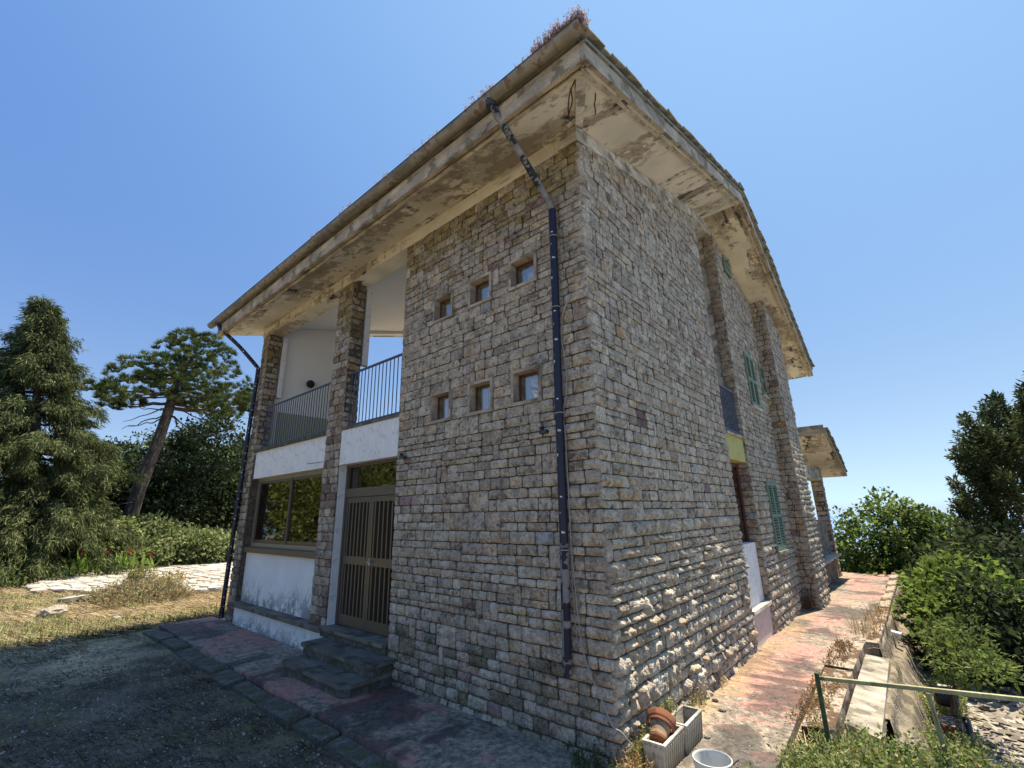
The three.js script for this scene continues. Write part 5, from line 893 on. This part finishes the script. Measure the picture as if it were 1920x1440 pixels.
// brush heap and clumps on the left
weed('brush_heap', 'heap of cut dry brush and stalks before the paving', 'brush heap', [-15.2, -0.08, 0.25], { n: 2200, r: 1.35, rz: 0.75, h: 0.42, lean: 3.6, w: 0.02, leaves: 2, ll: 0.09, lw: 0.03, mound: 0.36, stem: [[.26, .20, .12], [.19, .145, .09], [.36, .29, .18], [.12, .09, .06]], cols: [[.30, .24, .14], [.2, .2, .08], [.16, .16, .06]], mat: dryM });
weed('weed_clump', 'green weed tuft standing on the paving behind the brush heap', 'weeds', [-18.0, 0, -0.25], { n: 90, r: 0.32, h: 0.7, lean: 0.4, leaves: 9, ll: 0.09, lw: 0.04, cols: OLIVE.map(c => c.map(v => v * .7)) });
weed('weed_clump', 'second weed tuft right of the green one on the paving', 'weeds', [-16.9, 0, -0.8], { n: 80, r: 0.4, h: 0.5, lean: 0.5, leaves: 8, ll: 0.08, lw: 0.035, cols: [...OLIVE, ...DRY] });
[[-23.6, 2.2, 'leafy weeds at the left end of the canna row'], [-22.4, 3.0, 'low weeds at the left edge before the dark shrubs'], [-24.6, 1.4, 'tall weeds left of the red flowers']].forEach(([x, z, label]) => weed('weed_clump', label, 'weeds', [x, -0.1, z], { n: 160, r: 0.8, h: 0.75, lean: 0.5, leaves: 9, ll: 0.11, lw: 0.05, cols: MID }));
// straw, grass and chips strewn over the ground: nobody could count them
function strew(name, label, cat, n, geo, mat, where, how) {
  const im = new THREE.InstancedMesh(geo, mat, n), m = new THREE.Matrix4(), q = new THREE.Quaternion(), e = new THREE.Euler(), c = new THREE.Color(); let k = 0, tries = 0;
  while (k < n && tries++ < n * 8) { const w = where(); if (!w) continue; const h = how(); e.set(h.r[0], h.r[1], h.r[2]); q.setFromEuler(e); m.compose(V(w[0], w[1] + (h.dy || 0), w[2]), q, V(...h.s)); im.setMatrixAt(k, m); const kk = R(.7, 1.3); im.setColorAt(k, c.setRGB(...h.c.map(v => v * kk))); k++; }
  im.count = k; im.name = numbered(name); im.castShadow = im.receiveShadow = true; scene.add(im); return stuff(im, label, cat);
}
const blade = new THREE.BufferGeometry(); blade.setAttribute('position', new THREE.Float32BufferAttribute([-.5, 0, 0, .5, 0, 0, 0.1, 1, 0.08], 3)); blade.setAttribute('normal', new THREE.Float32BufferAttribute([0, .3, 1, 0, .3, 1, 0, .3, 1], 3)); blade.setIndex([0, 1, 2]);
const bladeM = std({ side: THREE.DoubleSide, roughness: 0.9 });
const gyr = (x, z) => gh(x, z) + 0.06 * (fbm(x * 2.2, z * 2.2, 311, 4) - 0.5);
const leftField = () => { const x = -10.2 - 17 * Math.pow(rnd(), 1.3), z = R(-3.5, 5.5); if (x < -14.7 && z < 0.6 && z < 0.5 - (x + 14.7) * -0.02) { return rnd() < 0.1 ? [x, 0.0, z] : null; } return [x, gyr(x, z), z]; };
strew('straw', 'pale cut straw strewn over the sunlit ground left of the house', 'straw', 42000, blade, bladeM, leftField, () => ({ r: [R(1.15, 1.6), R(0, 6.28), 0], s: [R(.006, .014), R(.12, .34), 1], c: pick([[.62, .50, .30], [.70, .58, .36], [.52, .40, .23], [.36, .28, .15]]), dy: 0.005 }));
strew('grass', 'short green grass in patches among the straw', 'grass', 13000, blade, bladeM, () => { const w = leftField(); return w && fbm(w[0] * 0.55, w[2] * 0.7, 323, 4) > 0.53 ? w : null; }, () => ({ r: [R(-.5, .5), R(0, 6.28), R(-.4, .4)], s: [R(.008, .018), R(.06, .2), 1], c: pick([[.16, .21, .07], [.22, .26, .10], [.12, .15, .05]]) }));
const yard = () => { const x = R(-10.5, 0.6), z = 1.3 + 3.2 * rnd(); return [x, gyr(x, z), z]; };
strew('yard_litter', 'dry stalks and grass scattered on the shaded yard before the house', 'litter', 9000, blade, bladeM, () => { const w = yard(); return w && fbm(w[0] * 1.1, w[2] * 1.1, 331, 3) > 0.46 ? w : null; }, () => ({ r: [R(.7, 1.6), R(0, 6.28), 0], s: [R(.003, .008), R(.04, .15), 1], c: pick([[.25, .2, .12], [.16, .14, .08], [.1, .1, .04]]) }));
const chip = new THREE.IcosahedronGeometry(1, 0);
strew('gravel', 'small stones and chips on the shaded yard', 'gravel', 13000, chip, bladeM, yard, () => { const s = R(.004, .016) * (rnd() < 0.05 ? 2 : 1); return { r: [R(0, 3), R(0, 3), 0], s: [s, s * .6, s * .9], c: pick([[.18, .17, .16], [.10, .10, .10], [.3, .28, .25]]) }; });
strew('walkway_litter', 'crumbs of stone and dry leaves on the red walkway', 'litter', 1500, chip, bladeM, () => { const x = R(0.05, 0.95), z = R(-7, 0.8); return [x, 0.002, z]; }, () => { const s = R(.002, .008); return { r: [R(0, 3), R(0, 3), 0], s: [s, s * .5, s * .9], c: pick([[.5, .45, .38], [.2, .15, .1], [.35, .28, .2]]) }; });
const flake = new THREE.CylinderGeometry(1, 0.9, 0.25, 5);
strew('shale', 'pale splintered shale covering the low ground beyond the railing', 'shale', 5200, flake, bladeM, () => { const x = 1.75 + 3 * rnd(), z = R(-11, -1.2); return [x, gyr(x, z), z]; }, () => { const s = R(.025, .085); return { r: [R(-.35, .35), R(0, 6.28), R(-.35, .35)], s: [s * R(1, 1.8), s * R(.25, .7), s], c: pick([[.26, .235, .19], [.215, .19, .155], [.33, .30, .25], [.16, .14, .11]]) }; });
strew('weed_carpet', 'creeping weeds over the ground of the right foreground', 'ground cover', 16000, blade, bladeM, () => { const x = R(0.98, 3.2), z = R(-2.2, 1.2); return [x, gyr(x, z), z]; }, () => ({ r: [R(-.9, .9), R(0, 6.28), R(-.9, .9)], s: [R(.006, .02), R(.05, .16), 1], c: pick([[.2, .25, .09], [.27, .31, .12], [.4, .35, .2]]) }));

// repeats of one kind
const GROUPS = { gutter_weed: 'dry weeds along the gutter', hedge_shrub: 'hedge shrubs left of the house', canna_plant: 'cannas before the hedge', planter_trough: 'planter troughs by the stone wall', terracotta_pot: 'tipped terracotta pots', broadleaf_tree: 'dark broad-leaved trees', leafy_shrub: 'shrubs beyond the retaining wall', yard_tree: 'trees across the yard', broken_slab: 'broken slabs left of the paving', concrete_block: 'blocks along the walkway edge', rock: 'loose stones', weed_clump: 'weeds around the house' };
for (const o of scene.children) { const g = GROUPS[o.name.replace(/_\d{3}$/, '')]; if (g && o.userData.label) o.userData.group = g; }

renderer.render(scene, camera);
